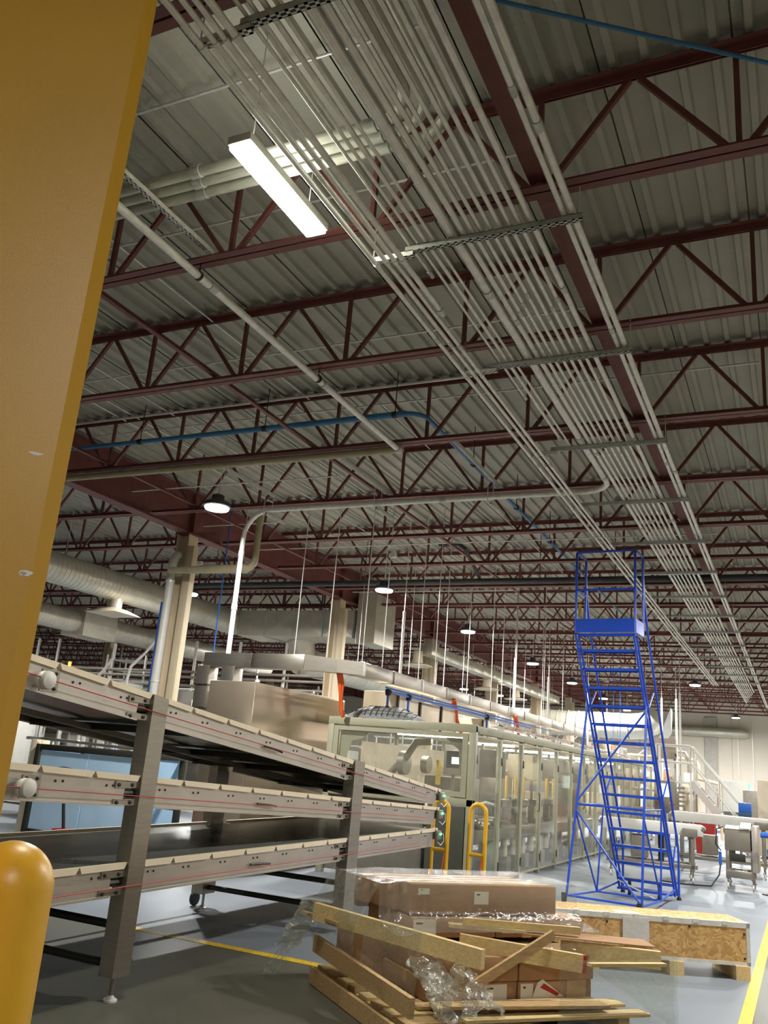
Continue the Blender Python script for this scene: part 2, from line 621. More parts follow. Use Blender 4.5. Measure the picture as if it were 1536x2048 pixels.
for k in range(7):
    y = 11.85 + 5.75 * k
    column(-9.66, y, f'cream painted steel column under the girder, {ORD[k]} along the machine line', pipe=(k == 0))
for k in range(6):
    column(-23.76, 14.0 + 5.75 * k, f'cream steel column beyond the round ducts, {ORD[k]} of the far row')

# ---- bridging bars between joists
for i, (x, z, y1) in enumerate(((-1.37, 5.30, 24), (-5.32, 5.30, 30), (-6.15, 5.90, 30), (-8.6, 5.30, 30), (-14.6, 5.30, 34))):
    b = MB()
    b.bar((x, 2.7, z), (x, y1, z), .11 if i == 0 else .05, .006).bar((x - .022, 2.7, z + .022), (x - .022, y1, z + .022), .006, .05)
    b.build('bridging_angle', RED, org=(x, 3, z), smooth=False)
    tag(bpy.data.objects[COL.objects[-1].name], ['dark red bridging bar running over the conduit bundle', 'dark red bridging bar left of the tube lamp, low on the joists',
        'dark red bridging bar high on the joists, left of the tube lamp', 'dark red bridging bar next to the long girder', 'dark red bridging bar in the left bay'][i], 'bridging bar', 'bridging bars')


# ---- high-bay lamps
def high_bay(x, y, z, label, watts=LAMP_W, rod=True):
    t = thing('high_bay_lamp', label, 'lamp', (x, y, z), 0, 'high-bay lamps')
    MB().lathe((x, y, z), [(.165, .0), (.185, .012), (.185, .05), (.15, .075), (.085, .09), (.085, .16), (.05, .18)], 24).build('housing', DGREY, t)
    MB().lathe((x, y, z), [(.155, -.03), (.165, -.012), (.165, .004), (.0, .004)][:3], 24).build('lens', LAMP, t)
    MB().tube([(x, y, z + .17), (x, y, z + .3)], .012, 6).build('hook', GALV, t)
    MB().tube([(x, y, z + .28), (x + .01, y, 6.045)], .006, 5).build('suspension_cord', GALV, t)
    bx = MB().cbox(x + .05, x + .2, y - .04, y + .04, 5.32, 5.40, .006).build('junction_box', GALV, t)
    MB().tube([(x + .1, y, 5.32), (x + .06, y, 5.2), (x + .02, y + .01, z + .3), (x, y, z + .17)], .004, 5).build('power_cord', WHITE, t)
    add_area('lamp_light', (0, 0, -.05), .30, watts, t, col=(1, .98, .945))
    return t


ROWA = [9.0, 14.35, 19.04, 24.65, 29.58, 34.91, 40.2]
for k, y in enumerate(ROWA):
    high_bay(-6.93, y, 4.7, f'glowing round high-bay lamp over the machine line, {ORD[k]} of its row', LAMP_W * (1.8 if y > 33 else 1.0))
for i, (x, y, z, lab) in enumerate((
        (-2.9, 28.9, 4.7, 'round high-bay lamp right of the blue ladder, far off'),
        (-13.85, 23.2, 4.62, 'round high-bay lamp low behind the steel wireway, near the duct'),
        (-11.55, 14.5, 4.7, 'small-looking high-bay lamp just right of the nearest cream column'),
        (-12.2, 33.4, 4.7, 'high-bay lamp seen above the wireway, left of the far pair'),
        (-11.4, 35.6, 4.7, 'high-bay lamp seen above the wireway, right of the far pair'),
        (-29.0, 37.5, 4.7, 'tiny far high-bay lamp low behind the nearest cream column'),
        (-19.5, 15.0, 4.7, 'high-bay lamp added beyond the second round duct'),  # this and the next two are added to light the left background
        (-20.0, 27.0, 4.7, 'high-bay lamp added in the middle of the far left bay'),
        (-30.0, 18.0, 4.7, 'high-bay lamp added near the far left wall'),
        (.5, 8.7, 4.75, 'high-bay lamp just outside the right edge, glowing into the picture'),
        (.6, 14.4, 4.7, 'unseen high-bay lamp added over the right aisle behind the ladder'),  # rest of the aisle row is added out of view for its light
        (.6, 20.0, 4.7, 'unseen high-bay lamp added over the right aisle near the white conveyors'),
        (.8, 26.5, 4.7, 'unseen high-bay lamp added over the right aisle near the stair'),
        (.8, 34.5, 4.7, 'unseen high-bay lamp added over the right aisle by the far wall'),
        (-2.5, 41.5, 4.7, 'high-bay lamp added close to the far white wall'),  # added lamp that brightens the far wall
        (-9.5, -3.5, 4.7, 'unseen high-bay lamp added behind the camera on the left'),  # both lamps behind the camera are unseen, added to light the foreground
        (2.3, -1.4, 4.7, 'unseen high-bay lamp added behind the camera on the right'))):
    high_bay(x, y, z, lab, LAMP_W * (.6 if y < 0 else 5.0 if y > 40 else 2.2 if y > 34 else 1.0))

# ---- linear tube lamp
t = thing('tube_lamp', 'long glowing tube lamp hanging under the roof beside the conduit bundle', 'lamp', (-2.89, 3.96, 5.1))
MB().cbox(-2.975, -2.805, 3.47, 4.45, 5.115, 5.175, .008).build('housing', WHITE, t)
MB().cbox(-2.968, -2.812, 3.48, 4.44, 5.085, 5.117, .012).build('diffuser', TUBE, t)
for y in (3.6, 4.3):
    MB().tube([(-2.89, y, 5.17), (-2.89, y, 6.045)], .004, 5).build('chain', GALV, t)
add_area('tube_light', (0, 0, -.04), .14, 60, t, 'RECTANGLE', .95, col=(1, .985, .84))
add_area('tube_uplight', (0, 0, .085), .12, 4.5, t, 'RECTANGLE', .9, rot=(math.pi, 0, 0), col=(1, .99, .9))
# ================================================================== OVERHEAD SERVICES
ZC = 5.0          # underside level of the conduit bundle
STR_Y = [2.66, 4.68, 6.55, 8.64, 10.66, 12.68, 14.64, 16.64, 18.6, 20.6, 22.6, 24.6, 26.6, 28.6, 30.6]


def conduit(pts, r, name, label, group=None, couplings=(), m=None, n=10, cap=None, cat='conduit'):
    c = Vector(pts[0])
    t = thing(name, label, cat, pts[0], 0, group)
    MB().tube(pts, r, n).build('pipe_run', m or GALV, t)
    for p, d in couplings:
        p, d = Vector(p), Vector(d).normalized()
        MB().cyl(p - d * .04, p + d * .04, r * 1.22, n).build('coupling', GALVD, t)
    if cap:
        p, d = Vector(cap[0]), Vector(cap[1]).normalized()
        q = MB()
        q.tube([p - d * .05, p - d * .05 + d * .001, p + d * .03, p + d * .035], r, 8, True, [r * 1.1, r * 1.45, r * 1.45, r * 1.2])
        q.build('end_fitting', GALVD, t)
    return t


# left group of four hung below the strut, then the big bundle resting on it
LG = [(-2.52, .018, 31, 'first'), (-2.44, .016, 31, 'second'), (-2.38, .016, 31, 'third')]
for x, r, ye, w in LG:
    conduit([(x, 1.9, 4.93), (x, ye, 4.93)], r, 'conduit', f'silver conduit, {w} from the left in the overhead bundle', 'overhead conduit bundle',
            [((x, y, 4.93), (0, 1, 0)) for y in (5.85 + (x + 2.5) * 1.2, 8.9, 11.95, 15.0, 18.0)])
x = -2.32
conduit([(x, 1.9, 4.93), (x, 5.40, 4.93)], .020, 'conduit', 'short silver conduit ending in a fitting, fourth from the left in the bundle', 'overhead conduit bundle', cap=((x, 5.42, 4.93), (0, 1, 0)))
for x, r, ye, lab in ((-2.27, .011, 5.06, 'thin conduit of the bundle that stops just past the first strut'),
                      (-2.21, .011, 7.32, 'thin conduit of the bundle that stops past the second strut'),
                      (-2.15, .016, 8.42, 'silver conduit of the bundle that stops just before the third strut'),
                      (-2.09, .011, 8.7, 'thin conduit beside the big one, ending on the third strut')):
    conduit([(x, 1.9, ZC + .02 + r), (x, ye, ZC + .02 + r)], r, 'conduit', lab, 'overhead conduit bundle', cap=((x, ye, ZC + .02 + r), (0, 1, 0)))
# big one that bends left and drops to the wireway
r = .036
zz = ZC + .02 + r
b1 = arc((-1.96 - .35, 9.95, zz), .35, 0, math.pi / 2, 8, (1, 0, 0), (0, 1, 0))
b2 = arc((-6.95, 10.3, zz - .42), .42, math.pi / 2, math.pi, 8, (1, 0, 0), (0, 0, 1))
conduit([(-1.96, 1.9, zz)] + b1 + b2 + [(-7.37, 10.3, 2.92)], r, 'conduit', 'thick silver conduit that bends left and drops down to the wireway', 'overhead conduit bundle',
        [((-1.96, 5.45, zz), (0, 1, 0)), ((-1.96, 8.5, zz), (0, 1, 0)), ((-1.96, 9.8, zz), (0, 1, 0)), ((-4.2, 10.3, zz), (1, 0, 0)), ((-7.37, 10.3, 4.4), (0, 0, 1)), ((-7.37, 10.3, 3.6), (0, 0, 1))], n=14)
BX = [(-1.875, .022), (-1.81, .016), (-1.75, .014), (-1.685, .014), (-1.62, .015), (-1.555, .015), (-1.49, .015), (-1.415, .021)]
for k, (x, r) in enumerate(BX):
    conduit([(x, 1.9, ZC + .02 + r), (x, 38 - k * .6, ZC + .02 + r)], r, 'conduit', f'silver conduit, {ORD[k].replace("nearest", "first")} right of the thick one in the bundle', 'overhead conduit bundle',
            [((x, y - (k % 4) * .12, ZC + .02 + r), (0, 1, 0)) for y in (5.9, 8.95, 12.0, 15.1)])
for k, (x, r) in enumerate(((-1.2, .019), (-1.145, .024))):
    conduit([(x, 1.9, ZC + .02 + r), (x, 40, ZC + .02 + r)], r, 'conduit', f'silver conduit, {("left", "right")[k]} one of the pair at the right side of the bundle', 'overhead conduit bundle',
            [((x, y + k * .3, ZC + .02 + r), (0, 1, 0)) for y in (3.55, 6.25, 9.4, 12.4)])


# slotted strut channels
def strut_geo(p0, p1, slots=True, w=.041, h=.041):
    """U channel with slotted flat underneath, open on top"""
    p0, p1 = Vector(p0), Vector(p1)
    m = MB()
    _, _, d, s, tt = m.frame(p0, p1)
    L = (p1 - p0).length
    t = .003
    for sd in (-1, 1):
        a = s * sd * (w / 2 - t / 2) + tt * h / 2
        m.bar(p0 + a, p1 + a, t, h)
        a = s * sd * (w / 2 - .005) + tt * (h - t / 2)
        m.bar(p0 + a, p1 + a, .010, t)
    if slots:
        for sd in (-1, 1):
            a = s * sd * (w * .34) + tt * t / 2
            m.bar(p0 + a, p1 + a, w * .30, t)
        n = max(1, int(L / .0508))
        for i in range(n + 1):
            c = p0 + d * min(L - .01, max(.01, i * L / n)) + tt * t / 2
            m.bar(c - d * .010, c + d * .010, w, t)
    else:
        m.bar(p0 + tt * t / 2, p1 + tt * t / 2, w, t)
    return m


for k, y in enumerate(STR_Y):
    xr = -1.085
    xl = -2.30 if k < 4 else -2.42
    t = thing('strut_trapeze', f'perforated strut channel carrying the conduits, {ORD[k]} from the camera', 'strut channel', ((xr + xl) / 2, y, ZC - .02), 0, 'strut channels under the conduit bundle')
    strut_geo((xl, y, ZC - .021), (xr, y, ZC - .021), k < 6).build('channel', GALVD, t, smooth=False)
    strut_geo((-2.56, y, ZC - .055), (xl + .06, y, ZC - .055), k < 4).build('channel_extension', GALV, t, smooth=False)
    for x in (xr - .02, -2.55):
        MB().tube([(x, y, ZC - .06 if x < -2 else ZC - .03), (x, y, ZB_ + .05)], .005, 6).build('hanger_rod', GALV, t)
    if k < 5:
        for x, r in ((-2.52, .018), (-2.44, .016), (-2.38, .016), (-2.32, .020)):
            if x == -2.32 and k > 1:
                continue
            MB().lathe((x, y, 4.93), [(r * 1.02, -.016), (r * 1.25, -.016), (r * 1.25, .016), (r * 1.02, .016)], 10, 'Y').build('strap_clamp', GALV, t)
        for x, r in BX + [(-1.2, .019), (-1.145, .024), (-1.96, .036)]:
            MB().lathe((x, y + .03, ZC + .02 + r), [(r * 1.02, -.014), (r * 1.22, -.014), (r * 1.22, .014), (r * 1.02, .014)], 10, 'Y').build('strap_clamp', GALVD, t)

# three fat pipes across, bending towards the camera above the bundle
for k, (y, xb, r) in enumerate(((3.93, -1.92, .037), (4.03, -1.83, .037), (4.14, -1.74, .037))):
    z = 5.42
    R_ = .30
    b = arc((xb - R_, y - R_, z), R_, math.pi / 2, 0, 16, (1, 0, 0), (0, 1, 0))
    conduit([(-9.3, y, z)] + b + [(xb, 2.0, z)], r, 'fat_pipe', f'fat grey pipe crossing behind the tube lamp, {("rear", "middle", "front")[k]} of the three', 'three fat pipes',
            [((-3.6 - .05 * k, y, z), (1, 0, 0)), ((-2.25, y, z), (1, 0, 0)), ((-5.2, y, z), (1, 0, 0))], m=mat('pale_grey_pipe', (190, 192, 178), .45, .1), n=18)
t = thing('strut_channel', 'slotted strut channel under the three fat pipes, left of the tube lamp', 'strut channel', (-4.02, 3.7, 5.34), 0, 'strut channels along the hall')
strut_geo((-4.02, 2.66, 5.325), (-4.02, 4.72, 5.325)).build('channel', GALV, t, smooth=False)
for (xa, ya, yb, lab) in ((-5.19, 8.66, 10.75, 'slotted strut channel on the joists left of the blue pipe'), (-3.54, 8.66, 10.8, 'slotted strut channel on the joists beside the blue pipe'),
                          (-7.0, 8.66, 10.72, 'slotted strut channel on the joists near the first high-bay lamp')):
    t = thing('strut_channel', lab, 'strut channel', (xa, ya, 5.30), 0, 'strut channels along the hall')
    strut_geo((xa, ya, 5.30), (xa, yb, 5.30)).build('channel', GALV, t, smooth=False)
    strut_geo((xa, yb - .45, 4.975), (xa, yb + .1, 4.975)).build('lower_channel', GALV, t, smooth=False)
    for yy in (10.2, 10.42):
        MB().tube([(xa, yy, 4.98), (xa, yy, 5.34)], .005, 6).build('hanger_rod', GALV, t)

# silver pipe along the joists and its tan branch
conduit([(-4.06, 1.9, 5.12), (-4.09, 8.5, 5.12)], .032, 'service_pipe', 'long silver pipe running under the joists left of the tube lamp', None,
        [((-4.07, 4.84, 5.12), (0, 1, 0)), ((-4.075, 6.72, 5.12), (0, 1, 0))], n=12, cap=((-4.09, 8.55, 5.12), (0, 1, 0)))
conduit([(-9.4, 8.66, 5.165), (-4.09, 8.66, 5.165)], .045, 'service_pipe', 'tan pipe fixed under the fourth joist, left of the blue pipe', None, m=TAN, n=12)
for y in (4.66, 6.58):
    q = MB().lathe((-4.07, y, 5.12), [(.034, -.01), (.04, -.01), (.04, .01), (.034, .01)], 12, 'Y')
    q.tube([(-4.07, y, 5.16), (-4.07, y, 5.26)], .006, 6)
    tag(q.build('pipe_hanger', DARKST, org=(-4.07, y, 5.12)), f'small ring hanger holding the silver pipe at the {"second" if y < 5 else "third"} joist', 'pipe hanger', 'pipe hangers')

# blue compressed-air pipe
t = conduit([(-9.3, 8.40, 5.5), (-3.98, 8.40, 5.5)] + arc((-3.98, 8.62, 5.5), .22, -math.pi / 2, 0, 6, (1, 0, 0), (0, 1, 0)) + [(-3.76, 22, 5.5)], .027, 'air_pipe',
            'blue air pipe crossing the joists and turning to run beside the conduits', None, m=BLUEP, n=10, cat='pipe')
for p in ((-7.9, 8.40), (-5.9, 8.40), (-4.1, 8.40), (-3.76, 10.2), (-3.76, 12.2), (-3.76, 14.2)):
    q = MB().lathe((p[0], p[1], 5.5), [(.028, -.03), (.04, -.03), (.04, .03), (.028, .03)], 10, 'X' if p[1] < 9 else 'Y')
    q.tube([(p[0], p[1], 5.53), (p[0], p[1], 6.045)], .006, 5)
    q.build('hanger', DARKST, t)
conduit([(-2.0, 3.27, 5.86), (-1.24, 3.81, 5.86), (-.16, 4.585, 5.86), (.9, 5.35, 5.86)], .013, 'air_pipe', 'thin blue line crossing under the deck at the top right corner', None, m=BLUEP, cat='pipe')

# thin conduits clipped under the deck
for (xa, xb, y, lab) in ((-6.0, -1.9, 3.8, 'thin conduit under the deck nearest the camera, left of the bundle'), (-9.3, -1.5, 5.11, 'thin conduit under the deck behind the tube lamp'),
                         (-9.3, -1.5, 7.41, 'thin conduit under the deck between second and third joist'), (-9.4, -3.2, 8.5, 'conduit running along the top of the fourth joist'),
                         (-9.4, -.2, 8.98, 'thin conduit just behind the fourth joist')):
    conduit([(xa, y, 5.955 if y < 8 else 5.93), (xb, y, 5.955 if y < 8 else 5.93)], .011 if y != 8.5 else .018, 'thin_conduit', lab, 'thin conduits under the deck')
for (xa, y, z, yb, lab) in ((-5.45, 2.7, 5.955, 9.0, 'thin pale conduit running along the deck left of the tube lamp'), (-8.2, 5.0, 5.955, 14.0, 'thin pale conduit along the deck near the girder'),
                            (-8.45, 5.0, 5.955, 14.0, 'second thin pale conduit along the deck near the girder'), (-7.6, 7.0, 5.955, 16.0, 'thin pale conduit along the deck above the first high-bay lamp'),
                            (-4.6, 9.0, 5.955, 20.0, 'thin pale conduit along the deck beyond the blue pipe')):
    conduit([(xa, y, z), (xa, yb, z)], .009, 'thin_conduit', lab, 'thin conduits under the deck')
for (xa, xb, y, lab) in ((-9.3, -5.6, 9.9, 'thin conduit bending above the first high-bay lamp'), (-9.4, -1.0, 13.6, 'thin conduit across the joists above the ladder'), (-9.4, -6.2, 10.9, 'thin conduit along the fifth joist'),
                         (-9.4, -7.4, 11.9, 'short thin conduit near the girder'), (-9.3, -5.3, 17.6, 'thin conduit behind the second high-bay lamp')):
    conduit([(xa, y, 5.36), (xb, y, 5.36)], .010, 'thin_conduit', lab, 'thin conduits on the joists')
# dark sprinkler main across the hall
t = conduit([(-12.4, 15.6, 5.12), (4.0, 15.6, 5.12)], .06, 'sprinkler_main', 'dark grey sprinkler main crossing the hall behind the ladder top', None, m=DGREY, n=12, cat='pipe')
MB().tube([(-6.0, 14.65, 5.62), (-5.6, 14.65, 5.62), (-5.5, 14.7, 5.55), (-5.5, 15.6, 5.2)], .035, 8).build('riser_elbow', DGREY, t)
for x in (-11.8, -8, -4.3, -2.9, .5):
    MB().tube([(x, 15.6, 5.18), (x, 15.6, 6.045)], .008, 5).build('hanger_rod', DARKST, t)
conduit([(-9.5, 11.3, 4.42), (-7.95, 11.3, 4.42)] + arc((-7.95, 11.3, 4.57), .15, -math.pi / 2, 0, 5, (1, 0, 0), (0, 0, 1)) + [(-7.8, 11.3, 5.3)], .055, 'service_pipe', 'tan pipe from the nearest cream column bending up to the joists', None, m=TAN, n=10)
# yellow tags on far joists
for x, y in ((-4.2, 18.62), (-4.0, 20.62)):
    tag(MB().box(x - .03, x + .03, y - .08, y - .075, 5.0, 5.25).build('hanging_tag', YELT, org=(x, y, 5)), f'small yellow tag hanging from the {"ninth" if y < 19 else "tenth"} joist', 'tag', 'yellow tags')

# ---- round ducts on the left
def spiral_duct(x, y0, y1, z, r, name, label, step=.12, n=28):
    t = thing(name, label, 'duct', (x, y0, z), 0, 'round ducts')
    pr = []
    m = MB()
    ys = []
    k = int((y1 - y0) / step)
    prof = []
    for i in range(k):
        a = y0 + i * step - y0
        prof += [(r, a), (r, a + step - .012), (r + .004, a + step - .008), (r + .004, a + step - .003)]
    m.lathe((x, y0, z), prof, n, 'Y').build('duct_run', DUCT, t)
    return t


d1 = spiral_duct(-13.2, 8.0, 18.6, 4.78, .31, 'round_duct', 'big spiral round duct left of the nearest cream column')
MB().lathe((-13.2, 14.1, 4.3), [(.2, -.02), (.16, .02), (.16, .35)], 18).build('branch_collar', DUCT, d1)
MB().add([(-13.2 + a * w, 14.1 + b * w, z) for z, w in ((4.18, .42), (4.30, .2)) for a, b in ((-1, -1), (1, -1), (1, 1), (-1, 1))], [(0, 1, 2, 3), (7, 6, 5, 4), (0, 4, 5, 1), (1, 5, 6, 2), (2, 6, 7, 3), (3, 7, 4, 0)]).build('diffuser_hood', CREAMP, d1)
for y in (9.5, 12.5, 16.5):
    MB().tube([(-13.2, y, 5.09), (-13.2, y, 6.045)], .006, 5).build('hanger_rod', GALV, d1)
# transition and rectangular duct beside the second column
t = thing('rectangular_duct', 'wide rectangular sheet-metal duct behind the second cream column', 'duct', (-11.3, 18.4, 4.3))
for i in range(4):
    xa = -12.9 + i * .83
    m = MB()
    m.box(xa, xa + .815, 18.3, 19.4, 4.42, 5.06)
    m.build('duct_section', DUCT, t)
    MB().box(xa + .80, xa + .83, 18.27, 19.43, 4.39, 5.09).build('flange', GALVD, t)
    MB().add([(xa + .03, 18.295, 4.45), (xa + .785, 18.295, 4.45), (xa + .4, 18.27, 4.74), (xa + .03, 18.295, 5.03), (xa + .785, 18.295, 5.03)], [(0, 1, 2), (1, 4, 2), (4, 3, 2), (3, 0, 2)]).build('creased_face', DUCT, t, smooth=False)
MB().box(-9.5, -9.0, 18.3, 19.4, 4.28, 5.5).build('end_plenum', DUCT, t)
for x in (-12.6, -9.7):
    MB().tube([(x, 18.8, 5.06), (x, 18.8, 6.045)], .008, 5).build('hanger_rod', GALV, t)
d2 = spiral_duct(-15.6, 9.0, 24.0, 4.25, .26, 'round_duct', 'second round duct running lower at the far left')
MB().box(-15.95, -15.25, 15.4, 16.5, 3.92, 4.58).build('duct_box', DUCT, d2)
for y in (11, 14, 20):
    MB().tube([(-15.6, y, 4.5), (-15.6, y, 6.045)], .006, 5).build('hanger_rod', GALV, d2)
d3 = spiral_duct(-11.6, 19.4, 35.4, 3.95, .36, 'round_duct', 'grey round duct continuing behind the cream columns', .3)
MB().tube([(-11.6, 19.5, 3.95), (-11.6, 19.4, 4.3), (-11.6, 19.2, 4.6)], .34, 20).build('elbow', DUCT, d3)
for y in (22, 27, 33):
    MB().tube([(-11.6, y, 4.3), (-11.6, y, 6.045)], .006, 5).build('hanger_rod', GALV, d3)
# rectangular duct with cream diffusers farther along the column line
t = thing('rectangular_duct', 'long light rectangular duct right of the third cream column', 'duct', (-9.1, 22, 4.5))
for i in range(13):
    MB().cbox(-9.32, -8.98, 21.9 + i * 1.1, 22.985 + i * 1.1, 4.52, 4.80, .006).build('duct_section', DUCT, t)
    if i % 3 == 0:
        MB().tube([(-9.15, 22.4 + i * 1.1, 4.8), (-9.15, 22.4 + i * 1.1, 6.045)], .006, 5).build('hanger_rod', GALV, t)
for y in (21.7, 27.6, 31.0):
    MB().lathe((-9.3, y, 4.2), [(.42, -.03), (.4, .0), (.14, .06), (.12, .38)], 18).build('diffuser', CREAMP, t)
# big silver duct across the hall far behind the ladder
t = thing('round_duct', 'large silver round duct crossing the far end with a flared open end', 'duct', (-9, 36.0, 3.7), 0, 'round ducts')
pr = []
for i in range(18):
    pr += [(.5, i * .4), (.5, i * .4 + .36), (.52, i * .4 + .37), (.52, i * .4 + .39)]
MB().lathe((-13.3, 36.0, 3.75), pr, 24, 'X').build('duct_run', DUCT, t)
MB().tube([(-6.12, 36.0, 3.75), (-5.6, 36.0, 3.8), (-5.2, 35.9, 3.95), (-5.0, 35.8, 4.15)], .5, 20, True, [.5, .5, .48, .46]).build('elbow', DUCT, t)
MB().add([(-4.95, 35.5, 3.25), (-4.85, 36.4, 3.2), (-4.5, 35.9, 3.55), (-4.45, 35.3, 4.5), (-4.5, 36.3, 4.45)], [(0, 1, 2), (0, 2, 3), (1, 4, 2), (2, 4, 3)]).build('flared_flap', WHITE, t)
for x in (-12, -9.5, -7):
    MB().tube([(x, 36, 4.25), (x, 36, 6.045)], .008, 5).build('hanger_rod', GALV, t)
t = thing('round_duct', 'slim round duct fixed along the far white wall', 'duct', (-3, 48.7, 4.3), 0, 'round ducts')
MB().tube([(-6.5, 48.75, 4.45), (-2.6, 48.75, 4.45), (-2.35, 48.75, 4.45)], .24, 16, True, [.24, .24, .16]).build('duct_run', DUCT, t)
for x in (-5.5, -3.4):
    MB().box(x - .03, x + .03, 48.9, 49.15, 4.2, 4.7).build('wall_bracket', GALVD, t)

# ---- stainless wireway over the machine
t = thing('wireway', 'stainless wireway hanging over the machine line and turning left at its near end', 'wireway', (-6, 11.5, 2.9))
WX, WZ0, WZ1 = -6.02, 2.83, 3.03
XR = [-8.62, -7.7, -6.75]
for i in range(2):
    MB().cbox(XR[i] + .004, XR[i + 1] - .004, 11.4, 11.62, WZ0 + .02, WZ1 + .05, .006).build('tray_section', STEEL, t)
MB().add([(-6.75, 11.4, WZ0 + .02), (-6.75, 11.62, WZ0 + .02), (-6.75, 11.62, WZ1 + .05), (-6.75, 11.4, WZ1 + .05),
          (-6.2, 11.45, WZ0), (-6.2, 11.7, WZ0), (-6.2, 11.7, WZ1), (-6.2, 11.45, WZ1)], [(0, 1, 2, 3), (7, 6, 5, 4), (0, 4, 5, 1), (1, 5, 6, 2), (2, 6, 7, 3), (3, 7, 4, 0)]).build('corner_section', STEEL, t)
MB().add([(-6.2, 11.45, WZ0), (-5.91, 11.75, WZ0), (-6.13, 11.95, WZ0), (-6.2, 11.9, WZ0), (-6.2, 11.45, WZ1), (-5.91, 11.75, WZ1), (-6.13, 11.95, WZ1), (-6.2, 11.9, WZ1)],
         [(0, 3, 2, 1), (4, 5, 6, 7), (0, 1, 5, 4), (1, 2, 6, 5), (2, 3, 7, 6), (3, 0, 4, 7)]).build('corner_section', STEEL, t)
YS = [11.78, 12.9, 14.1, 15.3, 16.6, 17.9, 19.2, 20.5, 21.8, 23.1, 24.4, 25.7, 27.0, 28.4]
for i in range(len(YS) - 1):
    MB().cbox(WX - .11, WX + .11, YS[i] + .004, YS[i + 1] - .004, WZ0, WZ1, .006).build('tray_section', STEELB if i % 3 else STEEL, t)
    MB().cbox(WX - .118, WX + .118, YS[i] - .03, YS[i] + .03, WZ0 - .008, WZ1 + .008, .004).build('splice_sleeve', STEEL if i % 2 else GALV, t)
for xa in (-8.60, -8.12):
    MB().cbox(xa - .12, xa + .12, 11.39, 11.64, 2.0, WZ0 + .04, .006).build('riser', STEEL, t)
    MB().box(xa - .14, xa + .14, 11.37, 11.66, 2.56, 2.575).build('riser_joint', DARKST, t)
    MB().box(xa - .14, xa + .14, 11.37, 11.66, 2.2, 2.215).build('riser_joint', DARKST, t)
for (x, y, z0) in ((-6.25, 12.35, 3.03), (-6.5, 11.64, 3.0), (-6.02, 14.12, 3.03), (-6.02, 16.65, 3.03), (-5.9, 17.82, 3.03), (-6.04, 12.66, 3.03), (-6.02, 20.0, 3.03), (-6.02, 22.4, 3.03), (-6.02, 24.6, 3.03), (-6.04, 15.4, 3.03), (-6.04, 19.0, 3.03), (-7.0, 11.5, 3.06), (-8.2, 11.5, 3.06)):
    MB().tube([(x, y, z0), (x, y, 6.045)], .008, 6).build('hanger_rod', GALV, t)
# orange cable drops
for (x, y, dx, lab) in ((-6.25, 11.62, .0, 'orange cable dropping from the wireway corner to the enclosure top'), (-5.9, 15.6, .1, 'orange cable dropping behind the mesh bundle'), (-5.8, 19.3, .1, 'orange cable dropping farther along the enclosure')):
    m = MB().tube([(x, y, 2.85), (x + .01, y + .05, 2.75), (x + dx * .3, y + .1, 2.55), (x + dx, y + .15, 2.35), (x + dx * 1.1, y + .25, 2.22)], .035, 8, True, [.045, .05, .03, .03, .035])
    m.tube([(x + .04, y, 2.83), (x + .06, y + .05, 2.7), (x + .03 + dx * .4, y + .1, 2.5), (x + .02 + dx, y + .18, 2.22)], .018, 6)
    tag(m.build('orange_cable', ORANGE, org=(x, y, 2.22)), lab, 'cable', 'orange cables')
# blue air line under the wireway
t = thing('air_line', 'blue air line with black fittings under the wireway', 'air line', (-5.75, 13, 2.7))
MB().tube([(-5.75, 12.35, 2.66), (-5.75, 20.5, 2.66)], .022, 8).build('pipe_run', BLUEH, t)
MB().tube([(-5.79, 12.35, 2.72), (-5.79, 22.5, 2.72)], .016, 8).build('pipe_run', BLUEH, t)
for y in (12.35, 13.15, 17.2):
    MB().tube([(-5.75, y + .06, 2.66), (-5.75, y, 2.66), (-5.75, y, 2.6)], .04, 8).build('elbow_fitting', BLACK, t)
    MB().tube([(-5.75, y, 2.6), (-5.75, y, 2.34)], .02, 8).build('drop_tube', BLUEH, t)
    MB().tube([(-5.75, y, 2.44), (-5.75, y, 2.36)], .035, 8).build('valve', BLACK, t)
    MB().tube([(-5.75, y, 2.36), (-5.73, y + .05, 2.22)], .012, 6).build('hose_tail', DARKST, t)

# ---- vertical drop poles and rods right of the wireway
DP = [(-6.5, 14.4, .028, 3.0, WHITE), (-6.2, 20.5, .03, 2.3, WHITE), (-6.4, 24.5, .035, 2.3, WHITE), (-5.6, 26.0, .03, 2.2, GALV), (-4.5, 29.5, .035, 1.6, WHITE), (-4.0, 29.5, .035, 1.6, WHITE),
      (-3.55, 29.5, .035, 1.4, WHITE), (-3.2, 27.5, .03, 1.5, WHITE)]
for k, (x, y, r, z0, m_) in enumerate(DP):
    t = thing('drop_pole', f'slim pale service pole hanging from the roof, {ORD[k].replace("nearest", "first")} from the left', 'service pole', (x, y, z0), 0, 'service poles')
    MB().tube([(x, y, z0), (x, y, 4.3)], r, 8).build('pole', m_, t)
    MB().tube([(x, y, 4.3), (x, y, 6.045)], .008, 6).build('hanger_rod', GALV, t)
for k, (x, y, z0) in enumerate(((-9.35, 12.6, 1.3), (-5.4, 30.0, 2.2), (-6.0, 32.0, 2.6))):
    tag(MB().tube([(x, y, z0), (x + .01, y, (z0 + 5.2) / 2), (x, y, 6.045)], .014, 6).build('blue_hose', BLUEH, org=(x, y, z0)), ['blue hose hanging just right of the nearest cream column', 'blue hose hanging left of the ladder, far off', 'second blue hose hanging far behind the wireway'][k], 'hose', 'hanging blue hoses')
